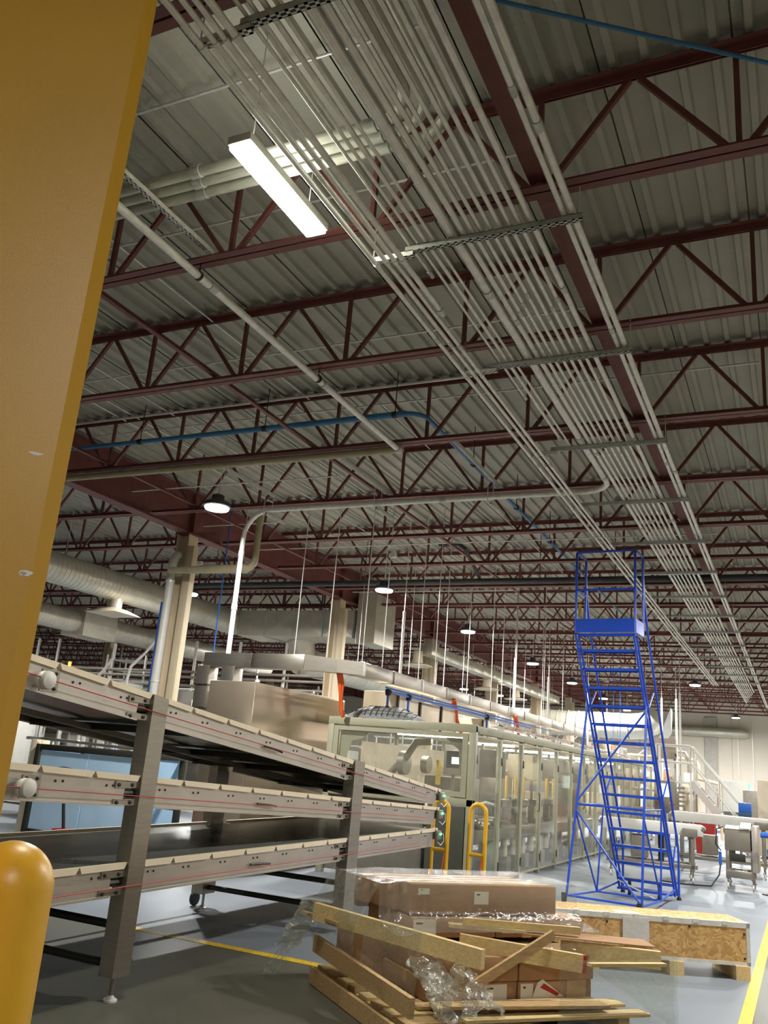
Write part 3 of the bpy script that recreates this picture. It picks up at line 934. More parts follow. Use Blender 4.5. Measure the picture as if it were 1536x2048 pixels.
for k, (x, y) in enumerate(((-5.5, 13.6), (-7.3, 16.6), (-5.2, 19.5), (-4.9, 22.5), (-7.9, 21.5), (-7.4, 25.5), (-8.2, 16.0), (-8.6, 28.0))):
    tag(MB().tube([(x, y, 2.9 if x > -6 else 3.4), (x, y, 6.045)], .007, 5).build('hanging_rod', GALV, org=(x, y, 3)), f'thin steel rod hanging from the roof, {ORD[k].replace("nearest", "first")} of the scattered ones', 'rod', 'hanging rods')
# ================================================================== TIERED CONVEYOR
CV = thing('tiered_conveyor', 'three-tier stainless belt conveyor fanning open towards the camera', 'conveyor', (-4.75, 7, 0))
XN, XFAR = -4.05, -5.62
TIERS = [(2.03, 3.85, -.1048, 10.42), (1.43, 3.81, -.0455, 10.40), (.832, 4.19, .0095, 10.38)]


def tz(t, y):
    return t[0] + (y - t[1]) * t[2]


def rail_piece(m, x, y0, y1, t, side):
    """C-shaped side rail between two stations"""
    h, lip, th = .165, .03, .005
    for a, b in ((-.035, -.2),):
        p0, p1 = (x, y0, tz(t, y0) + (a + b) / 2), (x, y1, tz(t, y1) + (a + b) / 2)
        m.bar(p0, p1, th, a - b)
    for dz in (-.038, -.197):
        m.bar((x - side * lip / 2, y0, tz(t, y0) + dz), (x - side * lip / 2, y1, tz(t, y1) + dz), lip, th)
    m.bar((x + side * .006, y0, tz(t, y0) - .197), (x + side * .006, y1, tz(t, y1) - .197), .02, .012)


def strip(m, x, y0, y1, t):
    a = .024
    vs = []
    for xx in (x - .016, x + .016):
        vs += [(xx, y0, tz(t, y0)), (xx, y1, tz(t, y1)), (xx, y1 - a, tz(t, y1) - .038), (xx, y0 + a, tz(t, y0) - .038)]
    m.add(vs, [(0, 1, 2, 3), (7, 6, 5, 4), (0, 4, 5, 1), (1, 5, 6, 2), (2, 6, 7, 3), (3, 7, 4, 0)])


BND = [3.02 + .4555 * k for k in range(18)]
for ti, t in enumerate(TIERS):
    ye = t[3]
    for x, side in ((XN, 1), (XFAR, -1)):
        for y0, y1 in ((3.3, 4.70), (5.0, 7.86), (8.22, ye - .12)):
            m = MB()
            rail_piece(m, x, y0, y1, t, side)
            rl = m.build('side_rail', STEELB, CV, smooth=False)
            if side > 0:
                for k in range(len(BND) - 1):
                    a, b = max(BND[k] + .002, y0 - (.02 if y0 < 9 else 0)), min(BND[k + 1] - .002, y1 + .12)
                    if b - a > .06:
                        m = MB()
                        strip(m, x + .004, a, b, t)
                        m.build('edge_strip', CREAMP, rl, smooth=False)
                        c = (a + b) / 2
                        for q in (-.03, .03):
                            MB().lathe((x + .003, c + q - .05, tz(t, c) - .075), [(.008, 0), (.008, .004), (.004, .006)], 8, 'X').build('bolt', DARKST, rl)
                # bracket plate and bar at the end of each piece
                if y1 < 9:
                    MB().box(x - .004, x + .012, y1 - .10, y1 + .14, tz(t, y1) - .085, tz(t, y1) - .045).build('bracket', STEEL, rl)
                    MB().box(x - .004, x + .012, y1 - .10, y1 + .14, tz(t, y1) - .195, tz(t, y1) - .155).build('bracket', STEEL, rl)
                    MB().tube([(x - .02, y1 - .05, tz(t, y1) - .12), (x - .02, y1 + .2, tz(t, y1) - .12)], .022, 8).build('pivot_bar', DARKST, rl)
                    for yy, zz in ((y1 - .07, -.065), (y1 + .06, -.065), (y1 - .07, -.175), (y1 + .06, -.175)):
                        MB().lathe((x + .012, yy, tz(t, y1) + zz), [(.013, 0), (.013, .007), (.006, .010)], 8, 'X').build('bolt', DARKST, rl)
            else:
                m = MB()
                strip(m, x, y0, y1, t)
                m.build('edge_strip', CREAMP, rl, smooth=False)
    # belt loop
    m = MB()
    ya, yb = 3.25, ye
    ring = []
    for i in range(7):
        an = math.pi / 2 + math.pi * i / 6
        ring.append((ya + .04 * math.cos(an), .04 * math.sin(an)))
    for i in range(7):
        an = -math.pi / 2 + math.pi * i / 6
        ring.append((yb + .04 * math.cos(an), .04 * math.sin(an)))
    n = len(ring)
    vs = [(x, y, tz(t, y) - .062 + z) for x in (XFAR + .05, XN - .045) for y, z in ring]
    m.add(vs, [(i, (i + 1) % n, n + (i + 1) % n, n + i) for i in range(n)] + [tuple(range(n)), tuple(range(n, 2 * n))[::-1]])
    m.build('belt', BELT, CV)
    MB().add([(XFAR + .02, y, tz(t, y) + dz) for dz in (-.150, -.144) for y in (3.4, ye - .2)] + [(XN - .03, y, tz(t, y) + dz) for dz in (-.150, -.144) for y in (3.4, ye - .2)],
             [(0, 1, 5, 4), (2, 6, 7, 3), (0, 2, 3, 1), (4, 5, 7, 6), (0, 4, 6, 2), (1, 3, 7, 5)]).build('under_pan', mat('pan_steel', (176, 170, 154), .32, .8), CV, smooth=False)
    for y in (3.7, 5.3, 6.6, 7.5, 9.2):
        MB().bar((XFAR, y, tz(t, y) - .185), (XN - .01, y, tz(t, y) - .185), .05, .05).build('cross_member', DARKST, CV)
    MB().bar((-5.0, 3.5, tz(t, 3.5) - .2), (-5.0, 9.8, tz(t, 9.8) - .2), .06, .04).build('centre_runner', MGREY, CV)
    # red pull cord on white cord wheel
    zc = [-.12, -.13, -.14][ti]
    MB().tube([(XN + .07, 3.2, tz(t, 3.2) + zc), (XN + .05, 5.0, tz(t, 5.0) + zc), (XN + .05, 9.9, tz(t, 9.9) + zc)], .0035, 6).build('pull_cord', REDC, CV)
    if ti < 2:
        y = 3.80
        MB().lathe((XN + .02, y, tz(t, y) - .13), [(.03, 0), (.05, .01), (.055, .03), (.04, .045), (.055, .06), (.05, .08), (.02, .09)], 18, 'X').build('cord_wheel', WHITE, CV)
        MB().box(XN, XN + .008, y + .02, y + .16, tz(t, y) - .19, tz(t, y) - .06).build('wheel_plate', STEEL, CV)
        for a, b in ((.05, -.08), (.13, -.08), (.05, -.17), (.13, -.17)):
            MB().lathe((XN + .008, y + a, tz(t, y) + b), [(.011, 0), (.011, .006), (.005, .009)], 8, 'X').build('bolt', DARKST, CV)
    # tension handle
    MB().tube([(XN + .02, 6.3, tz(t, 6.3) - .12), (XN + .03, 6.45, tz(t, 6.45) - .122), (XN + .03, 6.58, tz(t, 6.58) - .13)], .009, 6).build('tension_handle', DARKST, CV)
    # sensor loop and green indicator at the machine end
    y = ye + .06
    MB().cbox(XN - .03, XN + .04, y - .12, y + .02, tz(t, y) - .13, tz(t, y) - .03, .006).build('sensor_box', STEEL, CV)
    MB().lathe((XN + .04, y - .02, tz(t, y) - .07), [(.012, 0), (.014, .012), (.004, .018)], 8, 'X').build('indicator', GRN, CV)
    MB().tube([(XN + .035, y, tz(t, y) - .05), (XN + .04, y + .09, tz(t, y) - .08), (XN + .04, y + .1, tz(t, y) - .16), (XN + .03, y + .03, tz(t, y) - .2), (XN + .02, y - .05, tz(t, y) - .16)], .004, 6).build('sensor_cable', GALV, CV)

# posts, feet, braces
for (y0, y1, ztop) in ((4.82, 4.98, 1.925), (7.98, 8.20, 1.605)):
    for x0, x1 in ((-4.13, -4.015), (-5.76, -5.65)):
        m = MB()
        m.add([(x, y, z) for z in (.15, 0) for y in (y0, y1) for x in (x0, x1)][:4] + [(x0, y0, ztop + .0), (x1, y0, ztop), (x0, y1, ztop - .02), (x1, y1, ztop - .02)],
              [(0, 2, 3, 1), (4, 5, 7, 6), (0, 1, 5, 4), (2, 6, 7, 3), (0, 4, 6, 2), (1, 3, 7, 5)])
        ps = m.build('post', STEEL, CV, smooth=False)
        xm, ym = (x0 + x1) / 2, (y0 + y1) / 2
        MB().tube([(xm, ym, .15), (xm, ym, .02)], .014, 8).build('levelling_rod', STEEL, ps)
        MB().lathe((xm, ym, 0), [(.045, .0), (.045, .012), (.03, .02), (.016, .035)], 14).build('foot_pad', GALV, ps)
    ym = (y0 + y1) / 2
    for z in (.44, .21):
        MB().tube([(-5.66, ym, z), (-4.1, ym, z)], .026, 10).build('cross_brace', DARKST, CV)
    # caster on the far post
    MB().box(-5.84, -5.74, ym - .04, ym + .04, .14, .3).build('caster_bracket', STEEL, CV)
    MB().lathe((-5.87, ym + .05, .075), [(.03, 0), (.07, .004), (.075, .02), (.07, .036), (.03, .04)], 18, 'X').build('caster_wheel', BLACK, CV)
for x in (-5.7, -4.08):
    MB().tube([(x, 4.98, .47), (x, 7.98, .47)], .024, 8).build('floor_runner', DARKST, CV) if x < -5 else None

# ================================================================== MACHINE ENCLOSURE
ME_ = thing('machine_enclosure', 'long glazed machine enclosure with grey-green frame behind the conveyor', 'machine', (-5.3, 18, 0))
MX0, MX1, MY0, MY1, MZ = -6.48, -4.2, 12.0, 28.6, 2.21
fr = [((MX0, MY0, 0), (MX0, MY0, MZ)), ((MX1, MY0, 0), (MX1, MY0, MZ))]
for p0, p1 in fr:
    MB().cbox(p0[0] - .05, p0[0] + .05, MY0 - .05, MY0 + .05, 0, MZ, .008).build('corner_post', FRAMEG, ME_)
MB().cbox(MX0 - .05, MX1 + .05, MY0 - .055, MY0 + .055, MZ - .10, MZ + .01, .008).build('top_beam', FRAMEG, ME_)
MB().cbox(MX0 - .05, MX1 + .05, MY0 - .05, MY0 + .05, 1.10, 1.20, .008).build('sill_beam', FRAMEG, ME_)
MB().cbox(MX1 - .05, MX1 + .05, MY0 + .05, MY1, MZ - .11, MZ, .008).build('top_beam', FRAMEG, ME_)
MB().cbox(MX0 - .05, MX0 + .05, MY0 + .05, MY1, MZ - .11, MZ, .008).build('top_beam', FRAMEG, ME_)
MB().cbox(MX0 - .05, MX1 + .05, MY1 - .05, MY1 + .05, MZ - .11, MZ, .008).build('top_beam', FRAMEG, ME_)
# front window with its own frame
wf = MB()
for a in ((MX0 + .06, MX0 + .14, 1.22, 2.09), (MX1 - .14, MX1 - .06, 1.22, 2.09), (MX0 + .14, MX1 - .14, 1.22, 1.29), (MX0 + .14, MX1 - .14, 2.03, 2.09)):
    wf.box(a[0], a[1], MY0 - .06, MY0 - .02, a[2], a[3])
w_ = wf.build('window_frame', FRAMEG, ME_, smooth=False)
MB().box(MX0 + .14, MX1 - .14, MY0 - .044, MY0 - .038, 1.29, 2.03).build('pane', GLASS, w_)
# opaque masks behind the front pane corners (curved guard)
m = MB()
c = [(MX1 - .14, 2.02), (MX1 - .42, 2.02), (MX1 - .36, 1.95), (MX1 - .22, 1.86), (MX1 - .2, 1.6), (MX1 - .17, 1.5), (MX1 - .14, 1.45)]
m.add([(x, MY0 + .02, z) for x, z in c] + [(x, MY0 + .04, z) for x, z in c], [tuple(range(7)), tuple(range(7, 14))[::-1]] + [(i, (i + 1) % 7, 7 + (i + 1) % 7, 7 + i) for i in range(7)])
m.build('guard_plate', MGREY, ME_, smooth=False)
m = MB()
c = [(MX0 + .14, 2.02), (MX0 + .62, 2.02), (MX0 + .5, 1.92), (MX0 + .34, 1.88), (MX0 + .28, 1.7), (MX0 + .24, 1.4), (MX0 + .14, 1.35)]
m.add([(x, MY0 + .02, z) for x, z in c] + [(x, MY0 + .04, z) for x, z in c], [tuple(range(7))[::-1], tuple(range(7, 14))] + [(i, (i + 1) % 7, 7 + (i + 1) % 7, 7 + i) for i in range(7)])
m.build('guard_plate', FRAMEG, ME_, smooth=False)
MB().cbox(MX1 - .62, MX1 - .06, MY0 - .06, MY0 + .25, .05, 1.09, .008).build('control_cabinet', DKGREEN, ME_, label='dark grey-green cabinet under the window')
MB().cbox(MX0 + .05, MX1 - .7, MY0 + .02, MY0 + .06, .05, 1.09, .006).build('lower_panel', MGREY, ME_)
# doors along the side
NB = 14
bw = (MY1 - MY0 - .1) / NB
for i in range(NB):
    ya = MY0 + .05 + i * bw
    MB().cbox(MX1 - .035, MX1 + .035, ya + bw - .03, ya + bw + .03, 0, MZ - .11, .006).build('side_post', FRAMEG, ME_)
    MB().cbox(MX0 - .035, MX0 + .035, ya + bw - .03, ya + bw + .03, 0, MZ - .11, .006).build('side_post', FRAMEG, ME_) if i % 2 else None
    d = MB()
    a, b, z0, z1 = ya + .035, ya + bw - .035, .06, MZ - .13
    for q in ((a, a + .03, z0, z1), (b - .03, b, z0, z1), (a + .03, b - .03, z0, z0 + .03), (a + .03, b - .03, z1 - .03, z1)):
        d.box(MX1 + .005, MX1 + .03, q[0], q[1], q[2], q[3])
    do = d.build('door', FRAMEG, ME_, smooth=False)
    MB().box(MX1 + .014, MX1 + .02, a + .03, b - .03, z0 + .03, z1 - .03).build('pane', GLASS, do)
    for z in (.25, 1.75):
        MB().cbox(MX1 + .03, MX1 + .045, a - .03, a + .03, z - .06, z + .06, .004).build('hinge', DARKST, do)
    MB().lathe((MX1 + .03, a - .01, MZ - .1), [(.03, 0), (.035, .012), (.02, .02)], 10, 'X').build('latch', MGREY, do)
    if i % 3 == 2:
        MB().tube([(MX1 + .03, b - .12, 1.0), (MX1 + .06, b - .12, 1.02), (MX1 + .06, b - .12, 1.28), (MX1 + .03, b - .12, 1.3)], .008, 6).build('pull_handle', DARKST, do)
# strip lamps inside
for i, y in enumerate((12.5, 15.0, 18.0, 21.0, 24.5)):
    MB().cbox(-5.6, -4.5, y - .03, y + .03, 2.03, 2.07, .006).build('strip_lamp', STRIP, ME_, label='glowing strip lamp inside the enclosure')
    add_area('strip_light', (-5.05 + 5.3, y - 18, 2.01), 1.0, 7, ME_, 'RECTANGLE', .05, col=(1, .95, .9))
# machinery inside
MB().cbox(-5.9, -4.5, 12.6, 28.0, .55, .72, .01).build('bed', MGREY, ME_)
for y in [12.8 + 1.5 * k for k in range(11)]:
    for x in (-5.8, -4.6):
        MB().cbox(x - .04, x + .04, y - .04, y + .04, 0, .55, .006).build('leg', STEEL, ME_)
for i in range(9):
    y = 12.9 + i * .16
    MB().tube([(-5.85, y, .80 + .05 * math.sin(i)), (-4.5, y, .80 + .05 * math.sin(i))], .05, 10).build('roller', STEEL, ME_)
MB().tube([(-4.45, 12.6, .98), (-4.42, 12.9, 1.1), (-4.42, 13.3, 1.14), (-4.45, 13.8, 1.1)], .02, 8).build('guide_tube', GALV, ME_)
for i in range(8):
    y = 14.9 + i * .55
    MB().lathe((-4.75, y, .72), [(.1, 0), (.1, .06), (.06, .08), (.06, .3), (.11, .32), (.11, .42), (.04, .44)], 14).build('drive_head', MGREY if i % 2 else DARKST, ME_)
    MB().tube([(-4.75, y, 1.16), (-4.75, y, 1.55)], .028, 10).build('cylinder', mat('cylinder_yellow', (206, 164, 60), .45), ME_)
    MB().tube([(-4.62, y + .1, .25), (-4.62, y + .1, .52)], .06, 12).build('cylinder', CREAMP, ME_)
    MB().box(-4.72, -4.52, y - .02, y + .22, .02, .25).build('valve_block', DARKST if i % 2 else MGREY, ME_)
for i, y in enumerate((13.0, 14.4, 16.4, 18.9, 21.0, 23.2, 25.6)):
    MB().cbox(-5.9, -5.2, y, y + .9, .72, 1.25 + .2 * (i % 3), .02).build('module_box', [CREAMP, MGREY, STEEL][i % 3], ME_)
    MB().cbox(-5.1, -4.6, y + .2, y + .5, 1.5, 1.95, .02).build('upper_unit', [MGREY, DARKST, CREAM][i % 3], ME_)
    MB().tube([(-5.0, y + .4, .7), (-5.0, y + .4, 2.05)], .03, 8).build('tie_rod', STEEL, ME_)
MB().grid(lambda u, v: (-4.5 - .06 * math.sin(u * 9) - .1 * v, 13.9 + u * .7 + .04 * math.sin(v * 8), .72 - v * .62 + .03 * math.sin(u * 14)), 16, 12).build('draped_sheet', TEAL, ME_)
MB().box(-6.3, -6.26, 12.6, 28.2, .1, 1.9).build('rear_panel', mat('rear_panel_beige', (204, 190, 168), .6), ME_)
for (x, y, s_) in ((-5.4, 12.35, .28), (-5.1, 12.5, .2)):
    MB().lathe((x, y, 1.62), [(.05, -.06), (s_ / 1.6, -.05), (s_ / 1.6, .05), (.05, .06)], 20, 'X').build('pulley', MGREY, ME_)
MB().tube([(-4.95, 12.3, 1.95), (-5.2, 12.3, 1.93), (-5.35, 12.3, 1.7), (-5.6, 12.3, 1.45), (-6.0, 12.3, 1.35)], .05, 10).build('robot_arm', MGREY, ME_)
MB().cbox(-4.75, -4.5, 12.4, 12.5, 1.6, 1.85, .01).build('side_screen', DGREY, ME_)
MB().box(-4.66, -4.52, 12.392, 12.398, 1.66, 1.76).build('screen_face', SCREEN, ME_)
MB().box(-4.9, -4.86, 12.4, 12.5, 1.35, 1.7).build('yellow_part', YELT, ME_)

# ---- things on the enclosure roof
t = thing('mesh_bundle', 'grey net bundle lying on the enclosure roof', 'net bundle', (-6.0, 12.3, MZ))
m = MB()
m.grid(lambda u, v: (-6.45 + u * 1.35, 12.08 + v * .5, MZ + .012 + .2 * max(0, math.sin(math.pi * v)) ** .6 * max(0, min(1, min(u, 1 - u) * 3.2)) ** .7 + .012 * math.sin(u * 23 + v * 9)), 26, 8)
m.build('net_body', mat('net_grey', (118, 120, 118), .7, var=.25, scale=30), t)
for i in range(12):
    u = .12 + i * .07
    MB().tube([(-6.45 + u * 1.35, 12.08 + v * .5, MZ + .02 + .2 * max(0, math.sin(math.pi * v)) ** .6 * max(0, min(1, min(u, 1 - u) * 3.2)) ** .7 + .006) for v in (0.02, .15, .35, .6, .85)], .005, 5).build('net_wire', DARKST, t)
MB().tube([(-6.35, 12.07, MZ + .1), (-5.8, 12.07, MZ + .14), (-5.2, 12.07, MZ + .12)], .004, 5).build('net_wire', DARKST, t)
for i, (y0, y1, z1, x0) in enumerate(((13.0, 13.9, 2.72, -6.2), (13.95, 14.9, 2.66, -6.2), (14.95, 15.8, 2.72, -6.2), (17.0, 18.1, 2.6, -6.1), (18.2, 19.2, 2.58, -6.1), (21.0, 22.4, 2.6, -6.1), (23.4, 24.8, 2.55, -6.1))):
    t = thing('roof_unit', f'cream box unit on the enclosure roof under the wireway, {ORD[i].replace("nearest", "first")} of the row', 'equipment box', (x0, y0, MZ), 0, 'cream boxes on the enclosure')
    MB().cbox(x0 - .3, x0 + .32, y0, y1, MZ, z1, .015).build('casing', CREAM, t)
    MB().cbox(x0 + .32, x0 + .335, y0 + .06, y1 - .06, MZ + .05, z1 - .05, .004).build('door_panel', CREAMP, t)
    MB().box(x0 + .32, x0 + .35, y0 - .03, y0 + .02, MZ, z1 - .02).build('edge_rail', DARKST, t)
t = thing('cable_basket', 'wire basket tray with loose cables along the enclosure roof edge', 'cable tray', (-4.5, 16, MZ))
for x in (-4.62, -4.5, -4.38):
    MB().tube([(x, 14.0, MZ + .1), (x, 27.5, MZ + .1)], .006, 5).build('basket_wire', GALV, t)
for k in range(28):
    y = 14.05 + k * .48
    MB().tube([(-4.66, y, MZ + .18), (-4.64, y, MZ + .1), (-4.36, y, MZ + .1), (-4.34, y, MZ + .18)], .005, 5).build('basket_wire', GALV, t)
for k in range(7):
    y = 14.2 + k * 1.9
    MB().box(-4.55, -4.45, y, y + .04, MZ, MZ + .1).build('tray_foot', GALV, t)
for k, mm in enumerate((DARKST, GALV, DARKST, ORANGE, WHITE)):
    MB().tube([(-4.58 + .05 * k + .02 * math.sin(y * 2 + k), y, MZ + .12 + .015 * math.sin(y * 3 + k * 2)) for y in [14.1 + .5 * q for q in range(26)]], .010, 5).build('cable', mm, t)

# ================================================================== STAINLESS CABINET behind the conveyor
t = thing('stainless_cabinet', 'big blank stainless cabinet behind the top tier of the conveyor', 'cabinet', (-7.2, 11.6, 0))
MB().cbox(-7.55, -6.78, 10.2, 12.9, .08, 2.53, .012).build('casing', CABST, t)
MB().box(-7.5, -6.83, 10.25, 12.85, 0, .08).build('plinth', DARKST, t)
for y in (10.5, 12.1):
    MB().lathe((-6.95, y, 2.53), [(.03, 0), (.035, .04), (.015, .06)], 10).build('lifting_eye', GALV, t)
for (p, q) in ((10.22, 12.88),):
    MB().box(-6.785, -6.776, p, q, .15, 2.5).build('side_sheet', CABST, t)

# ================================================================== YELLOW GUARD HOOPS
for x, yl, lab in ((-4.13, 10.72, 'yellow guard hoop beside the conveyor end'), (-3.60, 10.6, 'yellow guard hoop right of the dark cabinet, nearer the ladder')):
    t = thing('guard_hoop', lab, 'guard rail', (x, yl, 0), 0, 'yellow guard hoops')
    w = .1
    pts = [(x - w, yl, 0.01), (x - w, yl, 1.10)] + arc((x, yl, 1.10), w, math.pi, 0, 10, (1, 0, 0), (0, 0, 1))[1:] + [(x + w, yl, .01)]
    MB().tube(pts, .026, 12).build('hoop_tube', YEL, t)
    MB().tube([(x - w, yl, .62), (x + w, yl, .62)], .024, 10).build('cross_bar', YEL, t)
    for s_ in (-1, 1):
        MB().lathe((x + s_ * w, yl, 0), [(.06, 0), (.06, .01), (.03, .012)], 14).build('base_flange', YEL, t)
    MB().tube([(x + w - .02, yl - .03, .6), (x + w - .04, yl - .04, .4), (x + w - .02, yl - .03, .2)], .008, 6).build('orange_cord', ORANGE, t)
# ================================================================== BLUE ROLLING LADDER
TH = .092
RISER, RUN, LW = .239, .155, .785
LO = Vector((-2.352, 12.203, 0))
LADX = Matrix.Translation(LO) @ Matrix.Rotation(-TH, 4, 'Z')     # local x = across (right), local y = away from camera
LAD = thing('rolling_ladder', 'tall blue rolling warehouse ladder with top platform and handrails', 'ladder', LO, -TH)


def L():
    return MB(LADX)


hw = LW / 2


def yz(k):
    """tread k (1 lowest .. 14): distance away and height"""
    return RUN * (14 - k), RISER * k


TB = .017
for s in (-1, 1):
    x = s * (hw + .012)
    y1, z1 = yz(.3)
    y2, z2 = yz(15)
    for off in (-.075, .075):
        L().tube([(x, y2 + off, z2 - .06), (x, y1 + off, z1)], TB, 8).build('stringer', BLUE, LAD)
for k in range(1, 15):
    y, z = yz(k)
    m = L()
    m.box(-hw, hw, y - .085, y + .085, z - .006, z)
    m.box(-hw, hw, y - .085, y - .079, z - .036, z - .006)
    m.box(-hw, hw, y + .079, y + .085, z - .036, z - .006)
    tr_ = m.build('tread', BLUE, LAD, smooth=False)
    L().box(-hw + .03, hw - .03, y - .07, y + .07, z, z + .003).build('grip_mat', MGREY, tr_)
# platform
PZ = RISER * 15
PY0, PY1 = -.20, .24
pl = L().box(-hw - .03, hw + .03, PY0, PY1, PZ - .01, PZ).build('platform', BLUE, LAD)
for b in ((-hw - .035, hw + .035, PY0 - .004, PY0, PZ - .02, PZ + .17), (hw + .03, hw + .034, PY0, PY1, PZ - .02, PZ + .17), (-hw - .034, -hw - .03, PY0, PY1, PZ - .02, PZ + .17)):
    L().box(*b).build('toe_board', BLUE, pl)
L().tube([(-hw, PY0 + .06, PZ - .05), (hw, PY0 + .06, PZ - .05)], .02, 8).build('platform_beam', BLUE, LAD)
RT = 4.72
for s in (-1, 1):
    x = s * (hw + .022)
    L().tube([(x, PY0 + .01, PZ - .03), (x, PY0 + .01, RT - .03), (x, PY0 + .03, RT), (x, PY1 - .03, RT), (x, PY1, RT - .03), (x, PY1, PZ - .03)], TB, 8).build('platform_rail', BLUE, LAD)
    L().tube([(x, PY0, 4.17), (x, PY1, 4.17)], .014, 8).build('mid_rail', BLUE, LAD)
    # handrail parallel to the stringer, ending upright at the outer foot
    y1, z1 = yz(0.2)
    hr = [(x, PY1, RT - .32), (x, PY1 + .12, PZ + .38), (x, PY1 + .28, PZ + .02)]
    ya, yb = PY1 + .28, y1 + .10
    hr += [(x, ya + (yb - ya) * q, PZ + .02 + (.72 - PZ - .02) * q) for q in (.25, .5, .75, 1)]
    hr += [(x, yb + .02, .62), (x, yb + .02, .04)]
    L().tube(hr, TB, 8).build('handrail', BLUE, LAD)
    L().lathe((x, yb + .02, 0), [(.035, 0), (.035, .02), (.018, .05)], 10).build('rubber_foot', BLACK, LAD)
    for k, dy in ((11, .33), (6, .33), (2.2, .2)):
        ys, zs = yz(k)
        L().tube([(x, ys + .07, zs), (x, ys + dy, zs + .22)], .012, 6).build('rail_strut', BLUE, LAD)
    # near support leg
    ys, zs = yz(11)
    top = (x, ys - .08, zs)
    bot = (s * (hw + .10) - .05, .0, .11)
    L().tube([top, bot], TB, 8).build('support_leg', BLUE, LAD)
    cx, cy = bot[0] - .02, bot[1] - .03
    L().lathe((cx - .02, cy, .065), [(.02, 0), (.06, .004), (.065, .02), (.06, .036), (.02, .04)], 16, 'X').build('caster_wheel', BLACK, LAD)
    L().box(cx - .03, cx + .03, cy - .03, cy + .03, .08, .15).build('caster_fork', DARKST, LAD)
    # side braces
    u = .54
    pm = Vector(top).lerp(Vector(bot), u)
    y6, z6 = yz(6)
    L().tube([tuple(pm), (x, y6 - .07, pm.z)], .012, 6).build('side_brace', BLUE, LAD)
    ex, ey, ez = s * (hw + .05), 1.02, .10
    L().tube([tuple(Vector(top).lerp(Vector(bot), .58)), (ex, ey, ez)], .013, 6).build('side_brace', BLUE, LAD)
    L().tube([(x, y6 - .05, pm.z - .05), (ex, ey, ez)], .013, 6).build('side_brace', BLUE, LAD)
    yb2, zb2 = yz(1)
    L().tube([bot, (ex, ey, ez), (x, yb2 - .05, .16)], .014, 6).build('base_tube', BLUE, LAD)
    L().lathe((s * hw * .55 - .02, yb2 - .12, .05), [(.015, 0), (.045, .004), (.05, .018), (.045, .032), (.015, .036)], 14, 'X').build('caster_wheel', BLACK, LAD)
    L().box(s * hw * .55 - .02, s * hw * .55 + .02, yb2 - .14, yb2 - .10, .06, .21).build('caster_fork', DARKST, LAD)
L().tube([(-hw - .02, PY0 + .01, RT), (hw + .02, PY0 + .01, RT)], TB, 8).build('platform_rail', BLUE, LAD)
L().tube([(-hw - .02, PY0 + .01, 4.17), (hw + .02, PY0 + .01, 4.17)], .016, 8).build('mid_rail', BLUE, LAD)
tl, tr2 = Vector((-(hw + .012), yz(11)[0] - .08, yz(11)[1])), Vector((hw + .012, yz(11)[0] - .08, yz(11)[1]))
bl, br = Vector((-(hw + .10) - .05, 0, .11)), Vector((hw + .10 - .05, 0, .11))
L().tube([tl.lerp(bl, .54), tr2.lerp(br, .54)], .015, 8).build('front_brace', BLUE, LAD)
L().tube([tr2.lerp(br, .03), tl.lerp(bl, .52)], .014, 8).build('front_brace', BLUE, LAD)
L().tube([tl.lerp(bl, .57), br], .014, 8).build('front_brace', BLUE, LAD)
L().tube([tuple(bl + Vector((0, .05, 0))), tuple(br + Vector((0, .05, 0)))], .014, 8).build('base_tube', BLUE, LAD)
L().tube([(-hw - .05, 1.02, .10), (hw + .05, 1.02, .10)], .013, 6).build('base_tube', BLUE, LAD)
L().tube([(-hw, yz(1)[0] - .1, .2), (hw, 1.02, .1)], .010, 6).build('base_tube', GALV, LAD)
L().box(-hw, hw, yz(1)[0] - .16, yz(1)[0] + .1, .08, .11).build('caster_frame', BLUE, LAD)

# ================================================================== PLYWOOD CRATE
ca = math.radians(28)
CRX = Matrix.Translation((-.50, 9.16, 0)) @ Matrix.Rotation(ca, 4, 'Z')
CR = thing('plywood_crate', 'long chipboard shipping crate on wooden skids beside the yellow floor line', 'crate', (-.50, 9.16, 0), ca)
K = lambda: MB(CRX)
CL, CD, Z0_, Z1_ = 1.95, .48, .115, .455
K().box(-CL, 0, 0, .012, Z0_, Z1_).build('front_panel', OSB, CR)
K().box(-CL, 0, CD - .012, CD, Z0_, Z1_).build('back_panel', OSB, CR)
K().box(-.012, 0, .012, CD - .012, Z0_, Z1_).build('end_panel', OSB, CR)
K().box(-CL, -CL + .012, .012, CD - .012, Z0_, Z1_).build('end_panel', OSB, CR)
K().box(-CL, 0, 0, CD, Z1_, Z1_ + .012).build('lid', OSB, CR)
K().box(-CL + .01, -.01, .01, CD - .01, Z0_ - .0, Z0_ + .012).build('bottom_panel', OSB, CR)
for a in ((-CL, .003, -.004, .0, Z1_ - .03, Z1_ + .013), (-CL, .003, -.004, 0, Z0_, Z0_ + .03), (-.03, .004, -.004, 0, Z0_, Z1_ + .013), (-CL, .003, -.004, .03, Z1_ + .012, Z1_ + .015)):
    K().box(*a).build('metal_edge', GALV, CR)
K().box(.0, .004, -.004, CD, Z1_ - .03, Z1_ + .013).build('metal_edge', GALV, CR)
for i in range(7):
    K().box(-.25 - i * .27, -.2 - i * .27, -.010, .05, Z1_ - .012, Z1_ + .02).build('clip', GALV, CR)
for x in (-.14, -.74, -1.5):
    K().box(x, x + .13, -.02, CD + .02, .0, Z0_).build('skid', WOOD, CR)
K().box(-1.16, -.92, -.012, -.006, Z0_ + .10, Z1_ - .01).build('paper_pouch', PAPER, CR, label='crumpled white paper pouch')
K().box(-1.2, -.98, .08, .2, Z1_ + .012, Z1_ + .014).build('top_label', LABELW, CR)
